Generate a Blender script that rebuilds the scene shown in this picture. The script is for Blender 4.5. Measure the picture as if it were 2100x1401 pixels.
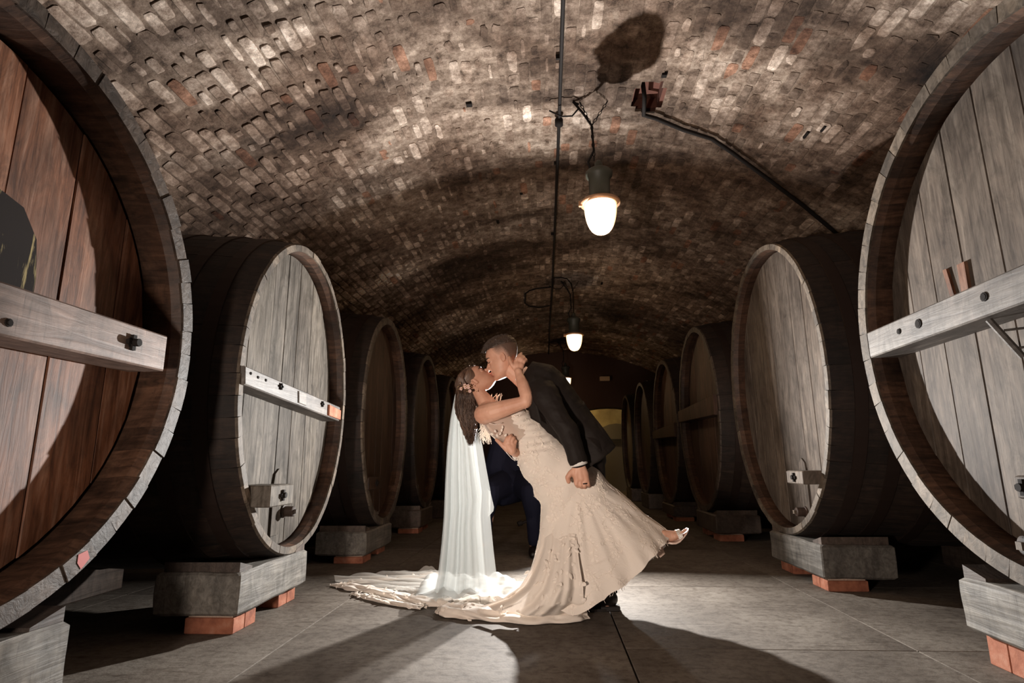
import bpy, bmesh, math, random
from mathutils import Vector, Matrix, Euler, noise
random.seed(7)
PI = math.pi
for o in list(bpy.data.objects): bpy.data.objects.remove(o)
S = bpy.context.scene
COL = S.collection

# ------------------------------------------------------------------ camera
CAM = Vector((0, 0, .783)); FPX = 1181.3
YAW, PITCH, ROLL = math.radians(3.484), math.radians(11.905), math.radians(-.512)
ROT = Matrix.Rotation(YAW, 3, 'Z') @ Matrix.Rotation(PITCH, 3, 'X')
c_, s_ = math.cos(ROLL), math.sin(ROLL)
RIGHT = ROT @ Vector((c_, 0, s_)); UP = ROT @ Vector((-s_, 0, c_)); FWD = ROT @ Vector((0, 1, 0))
cd = bpy.data.cameras.new('camera'); cam = bpy.data.objects.new('camera', cd); COL.objects.link(cam)
cd.sensor_width = 36; cd.lens = 36 * FPX / 2100; cd.clip_end = 60; cd.clip_start = .05
cam.matrix_world = Matrix.Translation(CAM) @ Matrix((RIGHT, UP, -FWD)).transposed().to_4x4()
S.camera = cam

# ------------------------------------------------------------------ world, exposure, big lights
w = bpy.data.worlds.new('world'); S.world = w; w.use_nodes = True
w.node_tree.nodes['Background'].inputs[0].default_value = (.9, .62, .45, 1)
w.node_tree.nodes['Background'].inputs[1].default_value = .03
S.view_settings.view_transform = 'Standard'; S.view_settings.look = 'None'
S.view_settings.exposure = 0; S.view_settings.gamma = 1
try: S.view_settings.use_curve_mapping = False
except Exception: pass
FLASH = Vector((.07, 4.92, 1.02))
def area(name, loc, target, size, power, color, spread=180):
    d = bpy.data.lights.new(name, 'AREA'); d.shape = 'DISK'; d.size = size; d.energy = power; d.color = color
    d.spread = math.radians(spread)
    o = bpy.data.objects.new(name, d); COL.objects.link(o); o.location = loc
    o.rotation_euler = (Vector(target) - Vector(loc)).to_track_quat('-Z', 'Y').to_euler()
    return o
area('back_flash_light', FLASH, (FLASH.x, FLASH.y - 3, FLASH.z + .5), .07, 235, (1.0, .975, .94), 158)
area('camera_side_flash_light', (-1.0, -.15, .55), (.1, 3.4, 1.0), .22, 25, (1.0, .84, .72), 90)
FLASH2 = Vector((.05, 5.06, .22))
area('low_flash_light', FLASH2, (.35, 2.2, .0), .06, 5, (1.0, .98, .95), 84)

# ------------------------------------------------------------------ helpers
def ray(px, py):
    return (FWD + RIGHT * ((px - 1050) / FPX) - UP * ((py - 700.5) / FPX))
def at_y(px, py, Y): d = ray(px, py); return CAM + d * ((Y - CAM.y) / d.y)
def at_x(px, py, X): d = ray(px, py); return CAM + d * ((X - CAM.x) / d.x)
def at_z(px, py, Z=0): d = ray(px, py); return CAM + d * ((Z - CAM.z) / d.z)
def tag(o, label=None, cat=None, group=None, kind=None):
    if label: o['label'] = label
    if cat: o['category'] = cat
    if group: o['group'] = group
    if kind: o['kind'] = kind
    return o
def empty(name, loc, rz=0, label=None, cat=None, group=None):
    o = bpy.data.objects.new(name, None); COL.objects.link(o); o.location = loc; o.rotation_euler = (0, 0, rz)
    o.empty_display_size = .1
    return tag(o, label, cat, group)
def link(name, me, mats, parent=None, smooth=False, world=False):
    o = bpy.data.objects.new(name, me); COL.objects.link(o)
    if mats is not None and not me.materials:
        for m in (mats if isinstance(mats, (list, tuple)) else [mats]): me.materials.append(m)
    if smooth:
        me.polygons.foreach_set('use_smooth', [True] * len(me.polygons))
    if parent is not None:
        o.parent = parent
        if world: o.matrix_parent_inverse = (Matrix.Translation(parent.location) @ parent.rotation_euler.to_matrix().to_4x4()).inverted()
    return o
def mesh(name, v, f, mi=None):
    me = bpy.data.meshes.new(name); me.from_pydata([tuple(p) for p in v], [], f); 
    if mi: me.polygons.foreach_set('material_index', mi)
    me.update(); return me
def fixn(me):
    bm = bmesh.new(); bm.from_mesh(me); bmesh.ops.recalc_face_normals(bm, faces=bm.faces); bm.to_mesh(me); bm.free(); return me
class MB:
    def __init__(s): s.v = []; s.f = []; s.m = []
    def add(s, v, f, m=0):
        n = len(s.v); s.v += [Vector(p) for p in v]; s.f += [tuple(i + n for i in q) for q in f]; s.m += [m] * len(f)
    def box(s, a, b, M=None, m=0, bev=0):
        x0, y0, z0 = a; x1, y1, z1 = b
        if bev:
            v = []
            for (zz, e) in ((z0, bev), (z0 + bev, 0), (z1 - bev, 0), (z1, bev)):
                k = bev * .6 if e == 0 else bev
                e2 = e
                v += [(x0 + e2 + k, y0 + e2, zz), (x1 - e2 - k, y0 + e2, zz), (x1 - e2, y0 + e2 + k, zz), (x1 - e2, y1 - e2 - k, zz),
                      (x1 - e2 - k, y1 - e2, zz), (x0 + e2 + k, y1 - e2, zz), (x0 + e2, y1 - e2 - k, zz), (x0 + e2, y0 + e2 + k, zz)]
            f = [tuple(range(7, -1, -1)), tuple(range(24, 32))]
            for r in range(3):
                for i in range(8): f.append((r * 8 + i, r * 8 + (i + 1) % 8, r * 8 + 8 + (i + 1) % 8, r * 8 + 8 + i))
        else:
            v = [(x0, y0, z0), (x1, y0, z0), (x1, y1, z0), (x0, y1, z0), (x0, y0, z1), (x1, y0, z1), (x1, y1, z1), (x0, y1, z1)]
            f = [(3, 2, 1, 0), (4, 5, 6, 7), (0, 1, 5, 4), (1, 2, 6, 5), (2, 3, 7, 6), (3, 0, 4, 7)]
        if M: v = [M @ Vector(p) for p in v]
        s.add(v, f, m)
    def tube(s, pts, rad, n=8, m=0, cap=True):
        pts = [Vector(p) for p in pts]; k = len(pts)
        if not isinstance(rad, (list, tuple)): rad = [rad] * k
        v = []; prev = None
        for i, p in enumerate(pts):
            t = (pts[min(i + 1, k - 1)] - pts[max(i - 1, 0)]).normalized()
            if prev is None:
                a = Vector((0, 0, 1)) if abs(t.z) < .9 else Vector((1, 0, 0)); u = t.cross(a).normalized()
            else: u = (prev - t * prev.dot(t)).normalized()
            prev = u; q = t.cross(u)
            for j in range(n): v.append(p + (u * math.cos(2 * PI * j / n) + q * math.sin(2 * PI * j / n)) * rad[i])
        f = [(i * n + j, i * n + (j + 1) % n, (i + 1) * n + (j + 1) % n, (i + 1) * n + j) for i in range(k - 1) for j in range(n)]
        if cap: f += [tuple(range(n - 1, -1, -1)), tuple((k - 1) * n + j for j in range(n))]
        s.add(v, f, m)
    def lathe(s, prof, M=None, n=24, m=0):      # prof (r,z)
        v = []; f = []
        for r, z in prof:
            for j in range(n): v.append(Vector((r * math.cos(2 * PI * j / n), r * math.sin(2 * PI * j / n), z)))
        for i in range(len(prof) - 1):
            for j in range(n): f.append((i * n + j, i * n + (j + 1) % n, (i + 1) * n + (j + 1) % n, (i + 1) * n + j))
        f.append(tuple(range(n - 1, -1, -1))); f.append(tuple((len(prof) - 1) * n + j for j in range(n)))
        if M: v = [M @ p for p in v]
        s.add(v, f, m)
    def ball(s, c, r, M=None, n=12, m=0):
        c = Vector(c)
        if not isinstance(r, (list, tuple)): r = (r, r, r)
        v = []; f = []; k = max(4, n // 2)
        for i in range(k + 1):
            a = PI * i / k
            for j in range(n):
                b = 2 * PI * j / n
                p = Vector((r[0] * math.sin(a) * math.cos(b), r[1] * math.sin(a) * math.sin(b), r[2] * math.cos(a)))
                v.append(c + (M @ p if M else p))
        for i in range(k):
            for j in range(n): f.append((i * n + j, (i + 1) * n + j, (i + 1) * n + (j + 1) % n, i * n + (j + 1) % n))
        s.add(v, f, m)
    def prism(s, poly, M, t, m=0):     # poly in local yz (x = depth 0..-t)
        n = len(poly)
        v = [Vector((0, y, z)) for y, z in poly] + [Vector((-t, y, z)) for y, z in poly]
        f = [tuple(range(n)), tuple(range(2 * n - 1, n - 1, -1))] + [((i + 1) % n, i, n + i, n + (i + 1) % n) for i in range(n)]
        s.add([M @ p for p in v] if M else v, f, m)
    def mesh(s, name): return fixn(mesh(name, s.v, s.f, s.m))
    def build(s, name, mats, parent=None, smooth=False, world=False): return link(name, s.mesh(name), mats, parent, smooth, world)

# ---- materials
def mat(name, col=(.5, .5, .5), rough=.7, metal=0, spec=.5):
    m = bpy.data.materials.new(name); m.use_nodes = True
    b = m.node_tree.nodes['Principled BSDF']
    b.inputs['Base Color'].default_value = (*col, 1); b.inputs['Roughness'].default_value = rough
    b.inputs['Metallic'].default_value = metal
    b.inputs['Specular IOR Level'].default_value = spec
    return m
def N(m, t, **k):
    n = m.node_tree.nodes.new(t)
    for a, b in k.items(): setattr(n, a, b)
    return n
def L(m, a, b): m.node_tree.links.new(a, b)
def ramp(m, fac, stops):
    r = N(m, 'ShaderNodeValToRGB'); el = r.color_ramp.elements
    while len(el) < len(stops): el.new(.5)
    for e, (p, c) in zip(el, stops): e.position = p; e.color = (*c, 1) if len(c) == 3 else c
    L(m, fac, r.inputs[0]); return r.outputs[0]
def mix(m, f, a, b, mode='MIX'):
    x = N(m, 'ShaderNodeMix', data_type='RGBA', blend_type=mode)
    if isinstance(f, float): x.inputs[0].default_value = f
    else: L(m, f, x.inputs[0])
    for i, c in ((6, a), (7, b)):
        if isinstance(c, tuple): x.inputs[i].default_value = (*c, 1)
        else: L(m, c, x.inputs[i])
    return x.outputs[2]
def nz(m, scale, vec=None, detail=6, rough=.6, dist=0):
    n = N(m, 'ShaderNodeTexNoise'); n.inputs['Scale'].default_value = scale; n.inputs['Detail'].default_value = detail
    n.inputs['Roughness'].default_value = rough; n.inputs['Distortion'].default_value = dist
    if vec is not None: L(m, vec, n.inputs['Vector'])
    return n.outputs[0]
def vec(m, scale=(1, 1, 1), rnd=True, src='Object'):
    tc = N(m, 'ShaderNodeTexCoord'); mp = N(m, 'ShaderNodeMapping'); mp.inputs['Scale'].default_value = scale
    L(m, tc.outputs[src], mp.inputs[0])
    if rnd:
        oi = N(m, 'ShaderNodeObjectInfo'); ml = N(m, 'ShaderNodeMath', operation='MULTIPLY'); ml.inputs[1].default_value = 37
        L(m, oi.outputs['Random'], ml.inputs[0]); L(m, ml.outputs[0], mp.inputs['Location'])
    return mp.outputs[0]
def orand(m): return N(m, 'ShaderNodeObjectInfo').outputs['Random']
def bump(m, h, s=.3, d=.01):
    b = N(m, 'ShaderNodeBump'); b.inputs['Strength'].default_value = s; b.inputs['Distance'].default_value = d
    L(m, h, b.inputs['Height']); L(m, b.outputs[0], m.node_tree.nodes['Principled BSDF'].inputs['Normal']); return b
def base(m, c): L(m, c, m.node_tree.nodes['Principled BSDF'].inputs['Base Color'])
def sc3(c, k): return tuple(x * k for x in c)
def wood(name, dark, mid, light, rough=.65, gr=(22, 22, 1.6), bs=.35, spec=.4, var=.35):
    m = mat(name, mid, rough, 0, spec)
    v = vec(m, gr); g = nz(m, 1.6, v, 8, .62, .8)
    c = ramp(m, g, [(.28, dark), (.48, mid), (.72, light)])
    v2 = vec(m, (1.3, 1.3, .7)); b = nz(m, 1.8, v2, 5, .6, .4)
    bl = ramp(m, b, [(.3, (.42, .40, .40)), (.55, (1, 1, 1)), (.75, (1.25, 1.22, 1.18))])
    c = mix(m, .85, c, bl, 'MULTIPLY')
    mo = nz(m, 5, vec(m, (2.2, 2.2, 1)), 8, .72, 1.2); c = mix(m, .75, c, ramp(m, mo, [(.34, (.48, .46, .44)), (.5, (1, 1, 1)), (.66, (1.45, 1.42, 1.4))]), 'MULTIPLY')
    rv = ramp(m, orand(m), [(0, (1 - var, 1 - var, 1 - var)), (1, (1.12, 1.1, 1.06))])
    c = mix(m, 1.0, c, rv, 'MULTIPLY')
    v3 = vec(m, (60, 60, 2.2)); f = nz(m, 2.2, v3, 4, .7)
    cr = ramp(m, f, [(.30, (.25, .22, .2)), (.40, (1, 1, 1))])
    c = mix(m, .7, c, cr, 'MULTIPLY')
    base(m, c); bump(m, g, bs, .006); return m
M_headg = wood('grey_weathered_oak', (.035, .029, .024), (.105, .092, .078), (.19, .17, .15), .7, spec=.15, bs=.6, var=.25)
M_headr = wood('brown_grey_oak', (.05, .038, .032), (.10, .080, .066), (.15, .125, .105), .65, var=.2, spec=.2)
M_headl = wood('red_brown_oak', (.042, .014, .006), (.17, .066, .032), (.30, .165, .11), .6, spec=.35)
M_headf = wood('dimmed_far_oak', (.018, .008, .005), (.055, .026, .015), (.10, .052, .032), .6)  # far cask wood, colour lowered to paint in the dimness of the background
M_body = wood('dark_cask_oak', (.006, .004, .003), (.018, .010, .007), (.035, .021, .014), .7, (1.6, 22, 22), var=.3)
M_inner = wood('inner_rim_oak', (.02, .010, .006), (.06, .030, .018), (.11, .058, .036), .55, (1.6, 22, 22))
M_chime = wood('worn_chime_oak', (.045, .034, .025), (.115, .090, .068), (.18, .148, .12), .7, (6, 14, 14), .5)
M_chimed = wood('shade_darkened_chime_oak', (.02, .012, .008), (.055, .038, .028), (.10, .075, .06), .6, (6, 14, 14), .8)  # darker copy of the chime oak, shade of poorly lit rims in its colour
M_beam = wood('worn_beam_oak', (.07, .06, .055), (.15, .132, .12), (.25, .23, .21), .55, (22, 1.6, 22), .3)
M_beaml = wood('pink_grey_beam_oak', (.09, .055, .045), (.17, .12, .10), (.26, .19, .165), .55, (22, 1.6, 22), .3)
M_block = wood('painted_grey_timber', (.08, .073, .065), (.135, .125, .112), (.20, .19, .172), .6, (20, 1.5, 20), .7, var=.15)
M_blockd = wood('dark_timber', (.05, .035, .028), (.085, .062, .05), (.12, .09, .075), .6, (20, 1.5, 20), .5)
M_hoop = mat('rusty_hoop_iron', (.03, .018, .014), .6, .6)
M_iron = mat('black_iron', (.012, .009, .008), .8, 0, .15)
M_blk = mat('blackened_board', (.02, .016, .015), .85, 0, .1)
v = vec(M_blk, (3, 26, 3)); base(M_blk, ramp(M_blk, nz(M_blk, 1.3, v, 5, .6, 1.2), [(.58, (.02, .016, .015)), (.66, (.30, .24, .12))]))
M_redp = mat('red_paint', (.35, .05, .04), .6)
M_pipe = mat('dark_conduit', (.014, .011, .010), .75, 0, .2)
M_brickf = mat('foot_brick', (.30, .10, .055), .85)
vv = vec(M_brickf, (1, 1, 1)); base(M_brickf, ramp(M_brickf, nz(M_brickf, 14, vv), [(.3, (.18, .055, .03)), (.55, (.34, .12, .065)), (.75, (.42, .20, .13))])); bump(M_brickf, nz(M_brickf, 30, vv), .5, .006)
M_mortar = mat('pale_mortar', (.5, .36, .28), .9); bump(M_mortar, nz(M_mortar, 60, vec(M_mortar)), 1, .01)

def ceil_mat(name, brick):
    m = mat(name, (.3, .25, .2), .8, 0, .3)
    g = vec(m, (1, 1, 1), False)
    big = nz(m, .55, g, 5, .62, .3); sm = nz(m, 11, g, 10, .8, 0)
    wash = ramp(m, big, [(.34, (.085, .055, .04)), (.45, (.22, .165, .13)), (.57, (.50, .435, .38)), (.70, (.74, .69, .64))])
    pat = ramp(m, sm, [(.36, (.22, .18, .155)), (.46, (.66, .60, .56)), (.54, (1.0, .97, .95)), (.64, (1.6, 1.6, 1.6))])
    c = mix(m, 1.0, wash, pat, 'MULTIPLY')
    band = nz(m, 1.1, vec(m, (.5, 1.6, .5), False), 4, .6)
    c = mix(m, .8, c, ramp(m, band, [(.38, (.22, .175, .15)), (.46, (.62, .58, .55)), (.55, (1.12, 1.12, 1.12))]), 'MULTIPLY')
    if brick:
        at = N(m, 'ShaderNodeAttribute', attribute_name='tone')
        oi = orand(m)
        ad = N(m, 'ShaderNodeMath', operation='ADD'); L(m, at.outputs['Fac'], ad.inputs[0]); 
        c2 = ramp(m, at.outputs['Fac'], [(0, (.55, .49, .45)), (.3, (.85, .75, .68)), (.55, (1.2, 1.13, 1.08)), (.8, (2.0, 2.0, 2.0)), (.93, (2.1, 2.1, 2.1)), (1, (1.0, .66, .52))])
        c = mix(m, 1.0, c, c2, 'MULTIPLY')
    else: c = mix(m, 1.0, c, (.92, .85, .79), 'MULTIPLY')
    base(m, c)
    h = nz(m, 14, g, 10, .8, .2); bump(m, h, .9, .03)
    return m
M_ceil = ceil_mat('sooty_whitewashed_mortar', False); M_cbrick = ceil_mat('whitewashed_vault_brick', True)
M_floor = mat('worn_concrete', (.3, .26, .22), .8, 0, .2)
g = vec(M_floor, (1, 1, 1), True); a1 = nz(M_floor, 1.4, g, 7, .65, .5); a2 = nz(M_floor, 26, g, 5, .7)
cc = ramp(M_floor, a1, [(.3, (.075, .060, .048)), (.5, (.13, .109, .09)), (.7, (.19, .166, .14))])
cc = mix(M_floor, .9, cc, ramp(M_floor, a2, [(.33, (.6, .56, .53)), (.55, (1.08, 1.08, 1.08))]), 'MULTIPLY')
cc = mix(M_floor, .8, cc, ramp(M_floor, nz(M_floor, 3.5, vec(M_floor, (1, 6, 1), True), 6, .7, 1.5), [(.34, (.55, .5, .46)), (.46, (1, 1, 1))]), 'MULTIPLY')
base(M_floor, cc); bump(M_floor, a2, .4, .006)
M_joint = mat('dark_joint_dirt', (.05, .035, .025), .9)
M_wall = mat('dark_cellar_wall', (.09, .06, .045), .9); bump(M_wall, nz(M_wall, 9, vec(M_wall)), .6, .02)

# ------------------------------------------------------------------ room: floor
floor = empty('floor', (0, 0, 0)); floor['kind'] = 'structure'
sub = MB(); sub.box((-4.2, -2.6, -.12), (4.8, 17, -.03)); o = sub.build('subfloor', M_joint, floor)
xs = [-4.2, -2.65, -1.2, .31, 1.52, 2.95, 4.8]
rows = {}
for k in range(6):
    y = -2.6; ys = [y]
    base_y = [2.72, 3.98] if k in (3, 4) else ([2.25, 4.4] if k == 2 else [1.9, 3.7])
    ys = [-2.6, -.7, .9] + base_y + [5.6, 7.3, 9.1, 11, 13, 15, 17]
    for i in range(len(ys) - 1):
        gx = .004 if k in (2, 3) else .0015
        x0, x1 = xs[k] + gx, xs[k + 1] - gx; y0, y1 = ys[i] + .002, ys[i + 1] - .002
        mb = MB(); mb.box((x0, y0, -.06), (x1, y1, random.uniform(-.001, 0)), bev=.0015); mb.build('slab', M_floor, floor)
# ------------------------------------------------------------------ room: vault
CX, CR, APEX, HW = .30, 5.0, 3.45, 3.72
CZ = APEX - CR
A0 = math.asin(HW / CR); SPR = CZ + CR * math.cos(A0)
def vp(a, y, r=0): return Vector((CX + (CR - r) * math.sin(a), y, CZ + (CR - r) * math.cos(a)))
ceiling = empty('ceiling', (0, 0, 0)); ceiling['kind'] = 'structure'
NICHE = (at_z(1330, 205, APEX - .04)); 
def lump(x, y): return (noise.noise(Vector((x * 1.3, y * 1.1, 0))) * .018 + noise.noise(Vector((x * 5, y * 5, 3))) * .008)
YB0, YB1 = -2.6, 14.6
nu, nv = 220, 460
vv_ = []; ff = []
for j in range(nv + 1):
    y = YB0 + (YB1 - YB0) * j / nv
    for i in range(nu + 1):
        a = -A0 + 2 * A0 * i / nu
        vv_.append(vp(a, y, lump(CX + CR * a, y)))
for j in range(nv):
    for i in range(nu):
        q = j * (nu + 1) + i
        c = (vv_[q] + vv_[q + nu + 2]) / 2
        if (abs(c.x - NICHE.x) / .10) ** 3 + (abs(c.y - NICHE.y) / .19) ** 3 < 1: continue
        ff.append((q, q + 1, q + nu + 2, q + nu + 1))
link('mortar_shell', mesh('mortar_shell', vv_, ff), M_ceil, ceiling, True)
mb = MB(); a = math.asin((NICHE.x - CX) / CR)       # recess shaft behind the opening
b0 = vp(a, NICHE.y)
for dx0, dx1, dy0, dy1 in ((-.14, -.10, -.24, .24), (.10, .14, -.24, .24), (-.10, .10, -.24, -.19), (-.10, .10, .19, .24)):
    mb.box((b0.x + dx0, b0.y + dy0, b0.z + .045 - max(0, dx0 * .1)), (b0.x + dx1, b0.y + dy1, b0.z + .16))
mb.box((b0.x - .16, b0.y - .26, b0.z + .13), (b0.x + .16, b0.y + .26, b0.z + .2))
M_nb = mat('raw_red_brick', (.12, .045, .03), .9); bump(M_nb, nz(M_nb, 20, vec(M_nb)), .5, .01)
mb.build('niche_lining', M_nb, ceiling)
# bricks, courses run along the tunnel
BL, BW = .235, .078
ncr = int(2 * A0 * CR / BW); bricks = []
for i in range(ncr):
    a = -A0 + (i + .5) * BW / CR
    y = YB0 + random.uniform(0, BL)
    while y < YB1 - BL:
        L_ = BL * random.choice((1, 1, 1, .5)) * random.uniform(.95, 1.02)
        bricks.append((a, y, L_)); y += L_ + random.uniform(.006, .014)
def brick_data(a, y, L_):
    cx = CX + CR * a
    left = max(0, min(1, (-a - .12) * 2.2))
    n1 = noise.noise(Vector((cx * .9, y * .9, 9)))
    zone = max(0, min(1, (-a - .02) / .1))
    pr = (.0035 + .006 * n1 + random.uniform(-.005, .006) + .004 * left) if random.random() < zone else random.uniform(.0005, .0055)
    base_r = lump(cx, y)
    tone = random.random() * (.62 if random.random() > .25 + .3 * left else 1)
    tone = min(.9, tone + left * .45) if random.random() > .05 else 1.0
    if abs(cx - (CX + CR * math.asin((NICHE.x - CX) / CR))) < .14 and abs(y + L_ / 2 - NICHE.y) < .27: return None
    if pr < -.001: return None
    hw = BW * random.uniform(.40, .49); hl = L_ / 2
    if random.random() < .28 * zone: hl *= random.uniform(.45, .95); hw *= random.uniform(.45, 1)
    reg = max(0, min(1, (-a - .30) / .18)); irr = random.random() > .35 + .55 * max(reg, 1 - zone)
    if irr:
        hw *= random.uniform(.35, .95); hl *= random.uniform(.35, 1); tone = min(.92, tone * random.uniform(.9, 1.5)) if tone < 1 else tone
    n = 12; out = []
    for k in range(n):
        t = 2 * PI * (k + .5) / n; pw = .6 if irr else .35
        ex = math.copysign(abs(math.cos(t)) ** pw, math.cos(t)); ey = math.copysign(abs(math.sin(t)) ** pw, math.sin(t))
        out.append((ex * hw * random.uniform(.5 if irr else .85, 1.08), ey * hl * random.uniform(.82 if irr else .93, 1.03)))
    tilt = random.uniform(-.05, .05)
    v = []
    for r, sc in ((-.02, 1.0), (pr * .8, .99), (pr + .002, .82)):
        for (u, w_) in out: v.append(vp(a + u * sc / CR, y + L_ / 2 + w_ * sc * 1.0, base_r + r + (u * tilt if r > 0 else 0)))
    f = []
    for r in range(2):
        for k in range(n): f.append((r * n + k, r * n + (k + 1) % n, (r + 1) * n + (k + 1) % n, (r + 1) * n + k))
    f.append(tuple(2 * n + k for k in range(n)))
    return v, f, tone
cands = []
for b in bricks:
    d = brick_data(*b)
    if d is None: continue
    c = vp(b[0], b[1] + b[2] / 2); q = c - CAM; dep = q.dot(FWD)
    if dep < .2: score = 0
    else:
        X = 1050 + FPX * q.dot(RIGHT) / dep; Y = 700 - FPX * q.dot(UP) / dep
        score = (1 / dep if (-20 < X < 2120 and -20 < Y < 700) else 0)
        if c.x > 2.9 or c.x < -2.6: score *= .3
    if dep < -1.2: continue
    cands.append((score, d))
cands.sort(key=lambda t: -t[0])
def tone_mesh(name, v, f, tones):
    me = fixn(mesh(name, v, f)); at = me.attributes.new('tone', 'FLOAT', 'FACE'); at.data.foreach_set('value', tones); return me
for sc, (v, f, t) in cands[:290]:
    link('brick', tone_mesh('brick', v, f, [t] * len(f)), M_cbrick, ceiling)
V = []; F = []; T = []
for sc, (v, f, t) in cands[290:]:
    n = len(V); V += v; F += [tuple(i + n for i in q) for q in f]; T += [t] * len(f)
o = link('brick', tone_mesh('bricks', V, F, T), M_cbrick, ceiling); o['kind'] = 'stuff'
# side walls, end walls
for nm, x0, x1 in (('wall_left', CX - HW - .3, CX - HW), ('wall_right', CX + HW, CX + HW + .3)):
    mb = MB(); mb.box((x0, YB0, -.1), (x1, YB1, SPR + .02)); o = mb.build(nm, M_wall); o['kind'] = 'structure'
DX, DZ, DHW, EY = 1.47, 2.08, 1.12, 14.0
DSP = 1.55   # spring height
mb = MB(); pts_in = []; pts_out = []; nn = 16
for k in range(nn + 1):
    t = PI - PI * k / nn
    pts_in.append((DX + DHW * math.cos(t), DSP + (DZ - DSP) * math.sin(t)))
pi_ = [(DX - DHW, 0)] + pts_in + [(DX + DHW, 0)]
po = []
for k in range(len(pi_)):
    t = k / (len(pi_) - 1)
    if k == 0: po.append((CX - HW, 0))
    elif k == len(pi_) - 1: po.append((CX + HW, 0))
    else:
        aa = -A0 + 2 * A0 * (k - 1) / (len(pi_) - 3); p = vp(aa, 0); po.append((p.x, p.z))
for k in range(len(pi_) - 1):
    a, b, c, d = pi_[k], pi_[k + 1], po[k + 1], po[k]
    mb.add([(a[0], EY, a[1]), (b[0], EY, b[1]), (c[0], EY, c[1]), (d[0], EY, d[1])], [(0, 1, 2, 3)])
    mb.add([(a[0], EY, a[1]), (b[0], EY, b[1]), (b[0], EY + .5, b[1]), (a[0], EY + .5, a[1])], [(0, 1, 2, 3)])
M_endw = mat('reddish_end_wall', (.045, .022, .017), .9); bump(M_endw, nz(M_endw, 8, vec(M_endw)), .5, .02)
wf = mb.build('wall_far', M_endw); wf['kind'] = 'structure'
M_ochre = mat('ochre_plaster', (.42, .34, .17), .9)
base(M_ochre, ramp(M_ochre, nz(M_ochre, 2, vec(M_ochre), 5), [(.35, (.26, .2, .1)), (.6, (.44, .36, .19))]))
mb = MB(); mb.box((DX - 2, EY + 2.3, 0), (DX + 2, EY + 2.4, 3.2)); mb.box((DX - 2, EY + .5, 2.6), (DX + 2, EY + 2.4, 2.7))
mb.box((DX - 2, EY + .5, 0), (DX - 1.9, EY + 2.4, 2.7)); mb.box((DX + 1.9, EY + .5, 0), (DX + 2, EY + 2.4, 2.7)); o = mb.build('wall_alcove', M_ochre); o['kind'] = 'structure'
mb = MB(); poly = [(-.62, 0), (.62, 0)] + [(.62 * math.cos(PI * k / 10), 1.35 + .48 * math.sin(PI * k / 10)) for k in range(11)]
Md = Matrix.Translation((DX + .42, EY + 2.28, 0)) @ Matrix.Rotation(-PI / 2, 4, 'Z')
dr = empty('door_1', (DX + .42, EY + 2.28, 0)); dr['kind'] = 'structure'
mb.prism(poly, Md, .06)
mb.build('door_leaf', mat('grey_door_paint', (.16, .14, .11), .7), dr, world=True)
mb = MB(); mb.box((DX - .25, EY + 2.16, 1.33), (DX + 1.1, EY + 2.21, 1.40)); mb.build('door_rail', mat('dark_rail', (.03, .025, .02), .6), dr, world=True)
al = bpy.data.lights.new('alcove_lamp_light', 'POINT'); al.energy = 26; al.color = (1, .72, .36); al.shadow_soft_size = .1
alo = bpy.data.objects.new('alcove_lamp_light', al); COL.objects.link(alo); alo.location = (DX - .9, EY + 1.3, 2.3)
mb = MB(); mb.box((CX - HW, -2.75, 0), (CX + HW, -2.6, 3.6)); o = mb.build('wall_near', M_wall); o['kind'] = 'structure'

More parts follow.
